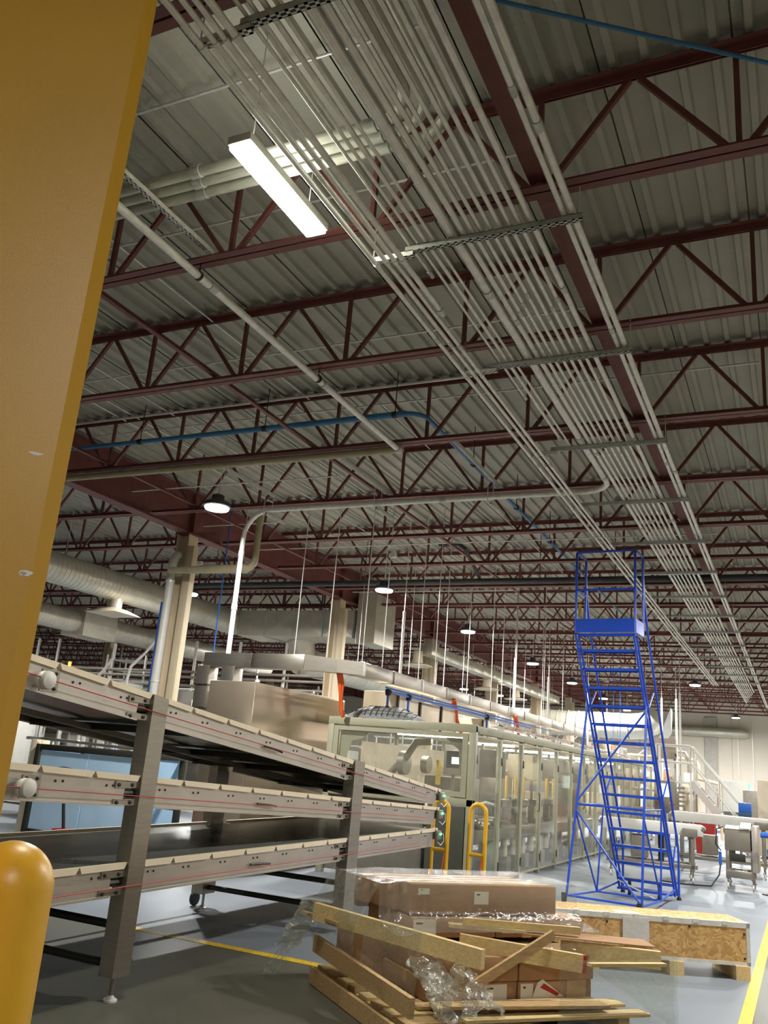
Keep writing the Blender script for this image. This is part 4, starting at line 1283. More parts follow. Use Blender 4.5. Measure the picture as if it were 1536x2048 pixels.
for x, z in ((-.05, Z1_ - .08), (-.05, Z0_ + .06), (-.55, Z1_ - .05), (-1.3, Z1_ - .06)):
    K().lathe((x, -.001, z), [(.010, 0), (.010, -.004)], 8, 'Y').build('screw', DARKST, CR)

# ================================================================== PALLET LOAD: cartons, lumber, film
SA = math.radians(-40)
SO = Vector((-3.27, 6.31, 0))
SX = Matrix.Translation(SO) @ Matrix.Rotation(SA, 4, 'Z')


def loc2w(x, y, z=0):
    return SX @ Vector((x, y, z))


def S(tilt=None):
    return MB(SX @ tilt if tilt else SX)


def sthing(name, label, cat, x, y, z, group=None):
    return thing(name, label, cat, loc2w(x, y, z), SA, group)


# pallet
P_ = sthing('pallet', 'rough wooden pallet under the stack of cartons', 'pallet', .75, .75, 0)
for i in range(8):
    x = 0.02 + i * .19
    S().box(x, x + .14, -.08, 1.58, .11, .132).build('deck_board', WOOD2 if i % 2 else WOOD, P_)
for y in (-.08, .70, 1.48):
    S().box(0, 1.5, y, y + .09, .018, .11).build('stringer', WOOD, P_)
for x in (.02, .72, 1.38):
    S().box(x, x + .11, -.08, 1.58, 0, .018).build('bottom_board', WOOD2, P_)


def carton(label, x0, x1, y0, y1, z0, z1, tilt=0, group='cartons on the pallet', tape=True, labels=()):
    T = Matrix.Translation((x0, y0, z0)) @ Matrix.Rotation(tilt, 4, 'Y')
    t = sthing('carton', label, 'carton', x0, y0, z0, group)
    w, l, h = x1 - x0, y1 - y0, z1 - z0
    S(T).cbox(0, w, 0, l, 0, h, .010).build('box', CARD, t)
    if tape:
        S(T).box(w / 2 - .025, w / 2 + .025, .01, l - .01, h, h + .001).build('tape', TAPE, t)
        S(T).box(w / 2 - .025, w / 2 + .025, -.001, 0, h - .07, h).build('tape', TAPE, t)
    for (side, a, b, c, d) in labels:
        if side == 'R':
            S(T).box(w, w + .0015, a, b, c, d).build('label_sticker', LABELW, t)
            S(T).box(w + .0015, w + .0018, a + .02, a + (b - a) * .4, d - (d - c) * .3, d - (d - c) * .18).build('label_print', DGREY, t)
        elif side == 'T':
            S(T).box(w, w + .0012, a, b, c, d).build('tape', TAPE, t)
    return t


names = ['long brown carton at the back of the top row', 'long brown carton, second from the back of the top row', 'long brown carton, third from the back of the top row', 'long brown carton at the front of the top row, with a white label']
for i in range(4):
    x = .03 + i * .178
    carton(names[i], x, x + .172, .16 + (.0, .05, .08, .12)[i], 1.52, .60 - .004 * (3 - i), .80 - .008 * (3 - i), 0,
           labels=[('R', .52, .64, .07, .155), ('R', .06, .15, .13, .17)] if i == 3 else ())
carton('low brown carton under the top row, right part', .05, .77, .98, 1.75, .455, .585, labels=[('R', .05, .14, .03, .11), ('T', .22, .30, 0, .13), ('T', .55, .63, 0, .13)])
carton('low brown carton under the top row, left part', .05, .77, .28, .97, .455, .585, labels=[('R', .02, .20, .01, .12)])
carton('small brown carton at the rear left corner of the load', -.05, .0 + .02, .2, .75, .53, .72, tape=False)
carton('brown carton in the lower tier beside the leaning stick', .42, 1.15, .28, .92, .26, .415, labels=[('T', .15, .22, 0, .15)])
carton('brown carton at the right end of the lower tier', .42, 1.15, .93, 1.55, .26, .415)
carton('brown carton at the bottom right with a torn white label', .40, 1.14, .93, 1.54, .134, .258, labels=[('T', .40, .56, 0, .124), ('R', .02, .12, .01, .11)])
carton('brown carton at the bottom left of the front', .40, 1.14, .26, .92, .134, .258, labels=[('T', .1, .24, 0, .124), ('R', .40, .58, .01, .11)])
carton('dark-faced carton at the shaded left end, lower', .02, .40, .05, .80, .134, .42, tape=False)
carton('dark-faced carton at the shaded left end, rear', .02, .40, .82, 1.5, .134, .44, tape=False)
# torn white and red label
t = sthing('torn_label', 'torn white label with a red stripe stuck on the bottom right carton', 'label', 1.145, 1.05, .15)
S().add([(1.148, 1.03, .14), (1.150, 1.30, .16), (1.152, 1.12, .27), (1.148, 1.08, .25)], [(0, 1, 2, 3)]).build('paper', LABELW, t)
S().add([(1.151, 1.10, .22), (1.152, 1.24, .165), (1.152, 1.26, .18), (1.153, 1.13, .245)], [(0, 1, 2, 3)]).build('red_stripe', REDP, t)


def plank(label, a, b, w, h, m=None, red=False, cat='lumber', name='timber', group='loose timbers on the load'):
    """timber from local point a to b (centre line), w across, h high"""
    a_, b_ = Vector(a), Vector(b)
    t = sthing(name, label, cat, a[0], a[1], a[2], group)
    S().bar(a_, b_, w, h).build('beam', m or WOOD, t, smooth=False)
    if red:
        d = (b_ - a_).normalized()
        S().bar(b_ - d * .02, b_ + d * .003, w + .002, h + .002).build('red_end', REDP, t, smooth=False)
    return t


plank('thick pine beam running from the left rear corner to its cut end at the front', (.22, -.22, .53), (1.50, .42, .475), .045, .115)
plank('pine beam with a red painted end on the right', (.98, .55, .47), (1.35, 1.32, .405), .05, .11, red=True)
plank('short pine beam under the sheet at the far right', (1.02, 1.36, .43), (1.40, 1.93, .43), .05, .115)
plank('thin pine strip lying under the sheet at the far right', (1.52, 1.22, .44), (1.56, 1.82, .44), .05, .02)
plank('thin leaning stick crossing in front of the cartons', (1.26, 1.12, .57), (1.32, .38, .24), .025, .06, m=WOOD2)
plank('flat pine board on top of the load by the red-ended beam', (.82, .55, .55), (1.02, 1.05, .545), .09, .022)
plank('upright-edge pine board on top of the front cartons', (.90, .62, .585), (1.12, 1.45, .565), .03, .05)
plank('long side board low at the left end of the load', (.08, -.14, .29), (1.62, -.12, .25), .035, .11, m=WOOD2)
plank('thin side slat at the left rear corner', (-.12, -.2, .47), (.52, -.16, .50), .03, .02, m=WOOD2)
plank('bottom side board on the floor at the left end', (-.02, -.11, .06), (1.6, -.13, .06), .03, .11, m=WOOD2)
for i, (a, b, w, m_) in enumerate((((1.30, .20, .165), (1.36, 1.60, .165), .14, WOOD), ((1.40, .22, .20), (1.46, 1.40, .185), .12, WOOD2), ((1.48, .3, .142), (1.52, 1.68, .142), .12, WOOD), ((1.20, .12, .148), (1.22, 1.5, .148), .1, WOOD2))):
    plank('thin loose board on the front of the pallet, ' + ('upper', 'topmost', 'outermost', 'innermost')[i], a, b, w, .018, m=m_, group='loose boards on the pallet')
t = sthing('cardboard_sheet', 'thin brown sheet sticking out to the right on top of the beams', 'panel', 1.2, 1.4, .5)
S().add([(.88, 1.0, .552), (1.04, .96, .538), (1.32, 1.96, .500), (1.14, 2.0, .514), (.88, 1.0, .546), (1.04, .96, .532), (1.32, 1.96, .494), (1.14, 2.0, .508)], [(0, 1, 2, 3), (7, 6, 5, 4), (0, 4, 5, 1), (1, 5, 6, 2), (2, 6, 7, 3), (3, 7, 4, 0)]).build('sheet', CARD, t, smooth=False)


# stretch film
def crumple(u, v, amp, f, seed=0.):
    p = Vector((u * f + seed, v * f, seed * 1.7))
    return amp * (mnoise.noise(p) + .5 * mnoise.noise(p * 2.3) + .25 * mnoise.noise(p * 5.1))


t = sthing('stretch_film', 'clear stretch film wrapped over the carton stack and hanging down in tatters', 'plastic film', .7, .7, .1)
# over the top cartons and down the front
def top_sheet(u, v):
    y = .02 + u * 1.66
    prof = [(-.09, .56), (-.03, .72), (.02, .805), (.30, .812), (.60, .815), (.755, .81), (.775, .72), (.79, .62), (.85, .57), (.98, .555), (1.10, .545)]
    q = v * (len(prof) - 1)
    i = min(len(prof) - 2, int(q))
    f = q - i
    x = prof[i][0] * (1 - f) + prof[i + 1][0] * f
    z = prof[i][1] * (1 - f) + prof[i + 1][1] * f
    e = max(0, .16 - u) / .16
    return (x + crumple(u, v, .006, 9), y + crumple(v, u, .01, 7, 3.), z - e * .02 + .006 + abs(crumple(u, v, .006, 12, 8.)))
S().grid(top_sheet, 50, 40).build('film_sheet', FILM, t)
# left end wrap
S().grid(lambda u, v: (-.03 + u * .84 + crumple(u, v, .015, 6, 2.), .0 - .10 * v + crumple(u, v, .02, 7, 5.) - .1 * math.sin(v * 3), .80 - v * .55 + crumple(v, u, .01, 5, 1.)), 30, 20).build('film_sheet', FILM, t)
# front hanging to the right corner
S().grid(lambda u, v: (1.12 + .42 * u ** 1.2 + crumple(u, v, .012, 6, 4.), .95 + u * 1.0 + crumple(u, v, .01, 5, 7.), .50 - .0 * u - v * (.06 + .42 * max(0, u - .35) / .65)), 34, 22).build('film_sheet', FILM, t)
S().grid(lambda u, v: (1.54 + crumple(u, v, .015, 5, 9.), 1.92 - u * .95 + crumple(u, v, .01, 5, 2.), .47 - v * .46), 24, 20).build('film_sheet', FILM, t)
# bunched tail at the left
S().grid(lambda u, v: (.02 - .22 * v + .10 * math.sin(u * 6.3) * (1 - .3 * v) + crumple(u, v, .03, 8, 1.), -.16 - .10 * v + .08 * math.cos(u * 6.3) + crumple(u, v, .03, 8, 6.), .56 - v * .34 + crumple(u, v, .02, 8, 3.)), 30, 24).build('film_tail', FILM2, t)
S().grid(lambda u, v: (-.18 - .12 * v + u * .3 + crumple(u, v, .03, 5, 1.), -.28 - .12 * v + crumple(u, v, .03, 6, 4.), .26 - v * .24 + .05 * u), 16, 16).build('film_tail', FILM, t)
# bunched tail at the front corner
S().grid(lambda u, v: (1.22 + .10 * math.sin(u * 6.3) + .22 * v + crumple(u, v, .04, 7, 5.), .14 + .11 * math.cos(u * 6.3) + .30 * u * v + crumple(u, v, .04, 7, 2.), .42 - v * .30 + crumple(u, v, .03, 7, 9.)), 30, 26).build('film_tail', FILM2, t)
S().grid(lambda u, v: (1.20 + u * .34 + crumple(u, v, .05, 5, 3.), .30 + v * .30 + crumple(u, v, .05, 5, 7.), .27 - .16 * u + .10 * math.sin(v * 3.1) + crumple(u, v, .04, 6, 6.)), 24, 20).build('film_tail', FILM2, t)
S().grid(lambda u, v: (.85 + .35 * u + crumple(u, v, .012, 6, 8.), -.10 + .25 * u - .04 * v + crumple(u, v, .012, 6, 3.), .58 - v * .44), 22, 20).build('film_sheet', FILM, t)

# ================================================================== YELLOW COLUMN AND BOLLARD close to the camera
d = Vector((-.737, .676, 0))            # direction from camera
s = Vector((.676, .737, 0))             # to the right as seen
A = Vector((-1.575, 1.447, 0))          # right silhouette edge
cz = 5.2
pts = []
for (r_, q_) in ((0, .0), (-.034, -.028), (-.52, -.028), (-.52, .14), (-.06, .14), (0, .11)):
    p = A + s * r_ + d * q_
    pts.append(p)
YC = thing('yellow_column', 'tall mustard-yellow painted steel column filling the left edge', 'column', tuple(A - s * .26), 0)
m = MB()
n = len(pts)
m.add([(p.x, p.y, z) for z in (0, ZD - .06) for p in pts], [(i, (i + 1) % n, n + (i + 1) % n, n + i) for i in range(n)] + [tuple(range(n))[::-1], tuple(range(n, 2 * n))])
m.build('shaft', YELC, YC, smooth=False)
q = [A + s * (-.65) + d * (-.1), A + s * .06 + d * (-.1), A + s * .06 + d * .15, A + s * (-.65) + d * .15]
MB().add([(p.x, p.y, z) for z in (0, .02) for p in q], [(3, 2, 1, 0), (4, 5, 6, 7), (0, 1, 5, 4), (1, 2, 6, 5), (2, 3, 7, 6), (3, 0, 4, 7)]).build('base_plate', YELC, YC)
for (r_, z_, w_, h_) in ((-.075, 2.235, .016, .004), (-.045, 1.95, .014, .007), (-.052, 1.948, .008, .005)):
    c = A + s * r_ + d * (-.0285)
    vs = [tuple(c + s * (w_ * math.cos(a) * (1 + .3 * math.sin(a * 3))) + Vector((0, 0, z_ + h_ * math.sin(a)))) for a in [i * math.pi / 5 for i in range(10)]]
    MB().add(vs, [tuple(range(10))]).build('paint_scuff', LABELW, YC)
bc = Vector((-1.745, 1.665, 0))
BO = thing('bollard', 'yellow rounded bollard at the bottom left corner', 'bollard', tuple(bc))
pr = [(.106, .02), (.106, 1.24)] + [(.106 * math.cos(a), 1.24 + .106 * math.sin(a)) for a in [math.pi / 2 * i / 10 for i in range(1, 10)]] + [(.004, 1.346)]
MB().lathe(tuple(bc), pr, 40).build('sleeve', YEL, BO)
MB().lathe(tuple(bc), [(.118, 0), (.118, .02), (.1, .021)], 30).build('base_ring', DARKST, BO)
# ================================================================== RIGHT SIDE: white conveyors, stair, panels
def caster(parent, x, y, m=WHITE, top=.16, xf=None):
    MB(xf).lathe((x - .018, y, .05), [(.015, 0), (.046, .004), (.05, .018), (.046, .032), (.015, .036)], 14, 'X').build('caster_wheel', m, parent)
    MB(xf).box(x - .03, x + .03, y - .025, y + .025, .065, .09).build('caster_fork', STEEL, parent)
    MB(xf).tube([(x, y, .085), (x, y, top)], .014, 8).build('caster_stem', STEEL, parent)


def belt_conveyor(label, ox, oy, rz, ln, wd, z, group='white belt conveyors', side_h=.15, box=False):
    XFm = Matrix.Translation((ox, oy, 0)) @ Matrix.Rotation(rz, 4, 'Z')
    t = thing('belt_conveyor', label, 'conveyor', (ox, oy, 0), rz, group)
    G = lambda: MB(XFm)
    m = G()
    n = 10
    ring = [(.05 * math.cos(math.pi / 2 + math.pi * i / n), z - .05 + .05 * math.sin(math.pi / 2 + math.pi * i / n)) for i in range(n + 1)] + [(ln + .05 * math.cos(-math.pi / 2 + math.pi * i / n), z - .05 + .05 * math.sin(-math.pi / 2 + math.pi * i / n)) for i in range(n + 1)]
    k = len(ring)
    m.add([(x, y, zz) for y in (.03, wd - .03) for x, zz in ring], [(i, (i + 1) % k, k + (i + 1) % k, k + i) for i in range(k)] + [tuple(range(k))[::-1], tuple(range(k, 2 * k))])
    m.build('belt', WHITE, t)
    for y in (.0, wd - .02):
        G().cbox(.0, ln, y, y + .02, z - .03 - side_h, z - .012, .004).build('side_plate', WHITE, t)
    for x in (.0, ln):
        G().lathe((x, -.01, z - .06), [(.03, 0), (.042, .01), (.042, wd + .01), (.03, wd + .02)], 14, 'Y').build('end_roller', STEEL, t)
    for x in (.18, ln - .18):
        for y in (.04, wd - .04):
            G().cbox(x - .03, x + .03, y - .03, y + .03, .2, z - .1, .005).build('leg', STEEL, t)
            caster(t, x, y, xf=XFm, top=.2)
        G().cbox(x - .03, x + .03, .04, wd - .04, .24, .30, .005).build('cross_tie', STEEL, t)
    for y in (.04, wd - .04):
        G().cbox(.1, ln - .1, y - .03, y + .03, .24, .31, .005).build('base_rail', STEEL, t)
    G().cbox(ln * .3, ln * .3 + .3, .06, wd - .06, .35, .72, .015).build('drive_box', MGREY, t)
    G().tube([(ln * .6, wd / 2, .30), (ln * .6, wd / 2, z - .12)], .05, 10).build('support_column', DARKST, t)
    G().cbox(ln - .35, ln - .1, -.08, -.01, z - .2, z - .06, .01).build('gear_motor', MGREY, t)
    return t


belt_conveyor('white belt conveyor on casters just behind the blue ladder', -3.35, 16.75, math.radians(10), 1.75, .6, .97)
belt_conveyor('white belt conveyor reaching right behind the first one', -2.45, 19.4, math.radians(4), 1.9, .55, 1.12)
t = thing('infeed_box', 'boxy stainless feeder with white sheets on top beside the yellow floor line', 'feeder', (-1.05, 17.35, 0))
MB().cbox(-1.28, -.86, 17.05, 17.65, .62, .97, .012).build('casing', MGREY, t)
MB().grid(lambda u, v: (-1.27 + u * .40, 17.04 + v * .6, .975 + .05 * math.sin(v * 3.1)), 4, 10).build('white_sheet', WHITE, t)
MB().grid(lambda u, v: (-1.02 + u * .17, 17.0 + v * .66, 1.00 + .09 * math.sin(v * 3.1)), 4, 10).build('white_sheet', LABELW, t)
for x in (-1.24, -.84):
    for y in (17.1, 17.6):
        MB().cbox(x - .03, x + .03, y - .03, y + .03, .16, .64, .005).build('leg', STEEL, t)
        caster(t, x, y, top=.18)
MB().cbox(-1.26, -.82, 17.06, 17.14, .18, .3, .006).build('base_rail', STEEL, t)
MB().cbox(-1.26, -.82, 17.56, 17.64, .18, .3, .006).build('base_rail', STEEL, t)
MB().cbox(-1.2, -.95, 17.02, 17.06, .45, .58, .006).build('name_plate', DARKST, t)
MB().cbox(-.84, -.74, 17.0, 17.7, .3, 1.05, .01).build('end_plate', STEELB, t)
MB().tube([(-1.36, 17.1, .58), (-1.36, 17.1, .36)], .025, 8).build('blue_filter', BLUEH, t)
MB().tube([(-1.36, 17.1, .36), (-1.38, 17.05, .2), (-1.5, 16.9, .02), (-1.9, 16.75, .012), (-2.3, 16.8, .012)], .012, 6).build('black_hose', BLACK, t)
MB().tube([(-1.3, 17.05, 1.0), (-1.40, 17.0, .95), (-1.42, 17.0, .7), (-1.34, 17.05, .6)], .010, 6).build('black_hose', BLACK, t)
t = thing('hose_bundle', 'black and blue hose bundle hanging on a stand at the right edge', 'hose bundle', (-.55, 16.8, 0))
MB().tube([(-.55, 16.8, 0), (-.56, 16.8, 1.0)], .015, 8).build('stand', STEEL, t)
MB().tube([(-.62, 16.8, .95), (-.5, 16.75, .9), (-.52, 16.7, .6), (-.45, 16.7, .3), (-.42, 16.7, .02)], .035, 8, True, [.03, .05, .045, .03, .02]).build('black_hose', BLACK, t)
MB().tube([(-.68, 16.76, .93), (-.58, 16.74, .94), (-.5, 16.72, .9)], .045, 10).build('blue_sleeve', BLUEH, t)
MB().tube([(-.56, 16.7, .72), (-.53, 16.68, .5)], .04, 8).build('blue_sleeve', BLUEH, t)
MB().lathe((-.55, 16.8, 0), [(.15, 0), (.15, .015), (.02, .03)], 14).build('stand_base', DARKST, t)

# stair with white rails, far right
t = thing('access_stair', 'white steel access stair with handrails in front of the far wall', 'stair', (-2.1, 26.2, 0))
sx0, sx1, sz = -1.3, -2.75, 1.75
for y in (25.8, 26.6):
    MB().bar((sx0, y, .05), (sx1, y, sz), .04, .18).build('stringer', WHITE, t)
    MB().tube([(sx0, y, .05), (sx0, y, 1.0), (sx1, y, sz + .95), (sx1 - .9, y, sz + .95)], .025, 8).build('handrail', WHITE, t)
    MB().tube([(sx0, y, .55), (sx1, y, sz + .5), (sx1 - .9, y, sz + .5)], .02, 8).build('mid_rail', WHITE, t)
    for q in (.5, 1.0):
        x = sx0 + (sx1 - sx0) * q
        MB().tube([(x, y, sz * q), (x, y, sz * q + .95)], .022, 8).build('baluster', WHITE, t)
    MB().cbox(sx1 - .95, sx1 - .89, y - .03, y + .03, 0, sz + .95, .005).build('platform_post', WHITE, t)
    MB().cbox(sx1 - .03, sx1 + .03, y - .03, y + .03, 0, sz, .005).build('platform_post', WHITE, t)
for i in range(8):
    q = (i + .5) / 8
    x = sx0 + (sx1 - sx0) * q
    MB().box(x - .11, x + .11, 25.82, 26.58, sz * q - .015, sz * q + .015).build('step', GALV, t)
MB().box(sx1 - .95, sx1, 25.78, 26.62, sz - .05, sz).build('platform', GALV, t)
t = thing('red_bin', 'red bin standing under the white access stair', 'bin', (-2.35, 25.4, 0))
MB().add([(-2.62 + a * .05, 25.2 + b * .05, z) if 0 else (x, y, z) for z, e in ((0, .05), (.95, 0)) for (x, y) in ((-2.62 + e, 25.1 + e), (-2.1 - e, 25.1 + e), (-2.1 - e, 25.6 - e), (-2.62 + e, 25.6 - e)) for a, b in ((0, 0),)],
         [(3, 2, 1, 0), (4, 5, 6, 7), (0, 1, 5, 4), (1, 2, 6, 5), (2, 3, 7, 6), (3, 0, 4, 7)]).build('bin_body', REDP, t)
MB().cbox(-2.64, -2.08, 25.08, 25.62, .95, 1.0, .01).build('rim', REDP, t)
t = thing('white_cabinet', 'tall plain cream cabinet at the right picture edge', 'cabinet', (-.45, 26.3, 0))
MB().cbox(-1.1, .3, 26.0, 26.6, .05, 1.95, .015).build('casing', CREAMP, t)
MB().box(-1.05, .25, 26.05, 26.55, 0, .05).build('plinth', DARKST, t)
MB().cbox(-1.07, -.42, 25.985, 26.0, .1, 1.9, .004).build('door', CREAMP, t)
MB().cbox(-.40, .27, 25.985, 26.0, .1, 1.9, .004).build('door', CREAMP, t)
t = thing('blue_crate', 'blue and dark plastic crates stacked on a cart left of the cream cabinet', 'crate', (-1.35, 25.2, 0))
MB().cbox(-1.52, -1.22, 25.0, 25.4, 1.12, 1.34, .01).build('crate_body', BLUEH, t)
MB().cbox(-1.52, -1.22, 25.0, 25.4, .9, 1.12, .01).build('crate_body', mat('navy_plastic', (30, 70, 110), .5), t)
MB().cbox(-1.55, -1.2, 24.95, 25.45, .82, .9, .006).build('cart_top', STEEL, t)
for x in (-1.5, -1.25):
    for y in (25.0, 25.4):
        MB().cbox(x - .02, x + .02, y - .02, y + .02, .1, .82, .004).build('leg', STEEL, t)
        caster(t, x, y, BLACK, .12)
t = thing('control_panel', 'operator panel with lit screen behind the ladder, near the stair', 'control panel', (-3.05, 22.6, 0))
MB().cbox(-3.25, -2.75, 22.55, 22.75, 1.0, 1.72, .012).build('casing', MGREY, t)
MB().box(-3.12, -2.90, 22.54, 22.55, 1.35, 1.65).build('screen', SCREEN, t)
MB().cbox(-3.06, -2.94, 22.6, 22.7, .02, 1.0, .008).build('pedestal', STEEL, t)
MB().lathe((-3.0, 22.65, 0), [(.2, 0), (.2, .02), (.05, .03)], 14).build('pedestal_base', STEEL, t)
for i, (x, mm) in enumerate(((-3.18, REDP), (-2.88, ORANGE), (-2.8, REDP))):
    MB().lathe((x, 22.55, 1.2), [(.022, 0), (.025, -.015), (.012, -.022)], 10, 'Y').build('push_button', mm, t)
for k in range(5):
    MB().box(-2.72, -2.55, 22.6, 22.7, 1.15 + k * .1, 1.2 + k * .1).build('cooling_fin', STEEL, t)
t = thing('junction_cabinet', 'grey-brown electrical cabinet high on posts behind the ladder', 'cabinet', (-3.55, 26.9, 0))
MB().cbox(-3.85, -3.25, 26.8, 27.1, 2.36, 2.92, .01).build('casing', mat('taupe_paint', (150, 138, 122), .5), t)
for x in (-3.8, -3.3):
    MB().cbox(x - .03, x + .03, 26.95, 27.0, 0, 2.4, .005).build('post', STEEL, t)
MB().box(-3.27, -3.24, 26.78, 26.8, 2.42, 2.5).build('lock', BLACK, t)
# process pipes and tanks behind the ladder
t = thing('process_skid', 'stainless process skid with tanks and looping pipes behind the ladder', 'machine', (-4.2, 31, 0))
for i, (x, y, r, h) in enumerate(((-5.2, 31.0, .3, 1.9), (-4.5, 31.0, .28, 1.7), (-3.9, 30.8, .25, 1.6), (-3.3, 31.0, .28, 1.5))):
    MB().lathe((x, y, .3), [(.05, 0), (r, .12), (r, h - .15), (r * .5, h - .03), (.06, h)], 20).build('tank', [STEELB, WHITE, STEEL, CREAMP][i], t)
    for a in range(3):
        MB().tube([(x + r * .7 * math.cos(a * 2.1), y + r * .7 * math.sin(a * 2.1), 0), (x + r * .7 * math.cos(a * 2.1), y + r * .7 * math.sin(a * 2.1), .5)], .025, 6).build('tank_leg', STEEL, t)
MB().tube([(-5.2, 30.6, 2.2), (-5.2, 30.5, 2.5), (-3.6, 30.5, 2.5), (-3.1, 30.5, 2.48), (-3.0, 30.5, 2.3), (-3.0, 30.5, 1.9), (-2.7, 30.5, 1.85), (-2.4, 30.5, 1.8), (-2.35, 30.5, .1)], .05, 10).build('process_pipe', CREAM, t)
MB().tube([(-5.0, 30.4, 2.75), (-3.4, 30.4, 2.7), (-3.3, 30.4, 2.5), (-3.3, 30.4, 1.6)], .04, 10).build('process_pipe', STEEL, t)
for i in range(6):
    x = -5.2 + i * .36
    MB().cbox(x, x + .26, 30.0, 30.3, 1.5 + .1 * (i % 2), 1.95 + .1 * (i % 2), .02).build('filter_pod', [mat('amber_tank', (176, 132, 92), .5), STEEL, CREAMP][i % 3], t)
MB().cbox(-5.4, -3.0, 29.95, 30.4, 1.40, 1.5, .01).build('shelf', STEEL, t)
for x in (-5.35, -4.2, -3.05):
    MB().cbox(x - .03, x + .03, 30.1, 30.2, 0, 2.7, .006).build('frame_post', STEEL, t)
MB().cbox(-5.4, -3.0, 29.9, 30.4, .6, .9, .02).build('pump_box', MGREY, t)
t = thing('wire_trough', 'cream cable troughs stepping along the far end of the enclosure', 'cable trough', (-6.0, 29.5, 2.5))
for i in range(4):
    MB().cbox(-6.2 + .02 * i, -5.6 + .02 * i, 28.7 + i * .9, 29.5 + i * .9, 2.42, 2.75, .01).build('trough_box', [CREAM, mat('kraft_board', (184, 146, 98), .7), CREAMP, MGREY][i], t)
    MB().cbox(-5.95, -5.9, 29.0 + i * .9, 29.05 + i * .9, 0, 2.42, .005).build('trough_leg', STEEL, t)
# small things on the far wall
for i, (x, z, lab) in enumerate(((-2.9, 1.75, 'small grey switch box on the far white wall'), (-2.2, 1.2, 'second small grey box low on the far white wall'))):
    t = thing('wall_box', lab, 'switch box', (x, 49.1, z), 0, 'switch boxes')
    MB().cbox(x - .08, x + .08, 49.0, 49.1, z - .15, z + .15, .01).build('casing', DGREY, t)
    MB().tube([(x, 49.05, z + .15), (x, 49.05, 5.9)], .015, 6).build('feed_conduit', GALV, t)
MB_ = MB().box(-4.5, -3.9, 49.0, 49.13, 0, 5.2)  # flat grey upright block in front of the far wall
tag(MB_.build('slab', mat('slab_grey', (176, 172, 164), .7), org=(-4.2, 48.9, 0)), 'pale grey pilaster standing against the far white wall', 'slab')
t = thing('far_machine', 'low grey machine with a green lamp near the far wall, right of the stair', 'machine', (-2.3, 40, 0))
MB().cbox(-3.2, -1.6, 39.5, 40.6, .1, 1.7, .03).build('casing', MGREY, t)
MB().cbox(-3.0, -2.2, 39.3, 39.5, .8, 2.0, .02).build('hood', WHITE, t)
MB().box(-3.1, -1.7, 39.6, 40.5, 0, .1).build('plinth', DARKST, t)
MB().lathe((-2.0, 39.9, 1.7), [(.04, 0), (.05, .25), (.03, .3)], 10).build('signal_lamp', GRN, t)

# ================================================================== LEFT SIDE behind the conveyor
t = thing('panel_wagon', 'wheeled frame wagon with light blue side panels behind the conveyor', 'wagon', (-9.3, 10.6, 0))
gx0, gx1, gy0, gy1 = -10.35, -8.35, 10.0, 10.9
for x in (gx0, gx1):
    for y in (gy0, gy1):
        MB().cbox(x - .04, x + .04, y - .04, y + .04, .12, 1.46, .005).build('corner_post', DARKST, t)
        caster(t, x, y, BLACK, .14)
for z in (.22, 1.42):
    for y in (gy0, gy1):
        MB().cbox(gx0, gx1, y - .035, y + .035, z - .04, z + .04, .005).build('frame_rail', DARKST, t)
    for x in (gx0, gx1):
        MB().cbox(x - .035, x + .035, gy0, gy1, z - .04, z + .04, .005).build('frame_rail', DARKST, t)
for i in range(2):
    xa = gx0 + .06 + i * .95
    MB().box(xa, xa + .93, gy0 - .01, gy0 + .01, .27, 1.37).build('side_panel', LBLUE, t)
MB().box(gx0 + .05, gx1 - .05, gy1 - .01, gy1 + .01, .27, 1.37).build('side_panel', LBLUE, t)
MB().box(gx0 - .01, gx0 + .01, gy0 + .05, gy1 - .05, .27, 1.37).build('side_panel', LBLUE, t)
MB().cbox(gx0 - .2, gx0 - .08, gy0, gy0 + .1, .1, 1.52, .01).build('white_post', CREAMP, t)
MB().tube([(gx0, gy0, 1.54), (gx1, gy0, 1.5)], .02, 8).build('top_tube', STEEL, t)
t = thing('pallet_jack', 'hand pallet jack with a black loop handle by the light blue panels', 'pallet jack', (-9.0, 9.3, 0))
MB().tube([(-9.05, 9.45, .25), (-9.1, 9.3, 1.12)], .022, 8).build('draw_bar', BLACK, t)
MB().tube([(-9.32, 9.28, 1.0), (-9.27, 9.28, 1.12), (-9.2, 9.28, 1.17), (-9.1, 9.28, 1.18), (-8.95, 9.28, 1.17), (-8.88, 9.28, 1.12), (-8.84, 9.28, 1.0)], .02, 8).build('loop_handle', mat('navy_rubber', (30, 34, 52), .5), t)
MB().cbox(-9.2, -8.9, 9.35, 9.55, .08, .4, .02).build('pump_body', REDP, t)
for x in (-9.2, -8.95):
    MB().cbox(x, x + .12, 8.2, 9.4, .06, .1, .01).build('fork', REDP, t)
    MB().lathe((x + .02, 8.35, .035), [(.02, 0), (.035, .003), (.035, .07), (.02, .075)], 10, 'X').build('fork_wheel', BLACK, t)
    MB().lathe((x + .02, 9.5, .08), [(.02, 0), (.08, .004), (.08, .05), (.02, .055)], 14, 'X').build('steer_wheel', BLACK, t)
t = thing('tarped_machine', 'white machine half covered by a blue tarp at the left', 'machine', (-12.0, 12.6, 0))
MB().cbox(-12.6, -11.3, 12.2, 13.2, .12, 1.35, .02).build('casing', WHITE, t)
MB().box(-12.5, -11.4, 12.3, 13.1, 0, .12).build('plinth', DARKST, t)
MB().grid(lambda u, v: (-12.35 + u * 1.2 + crumple(u, v, .03, 5, 1.), 12.16 + (v - .35) * 1.2 * (v > .35) - .03, (1.40 if v > .35 else .55 + v / .35 * .85) + crumple(u, v, .05, 4, 2.)), 20, 20).build('blue_tarp', BLUET, t)
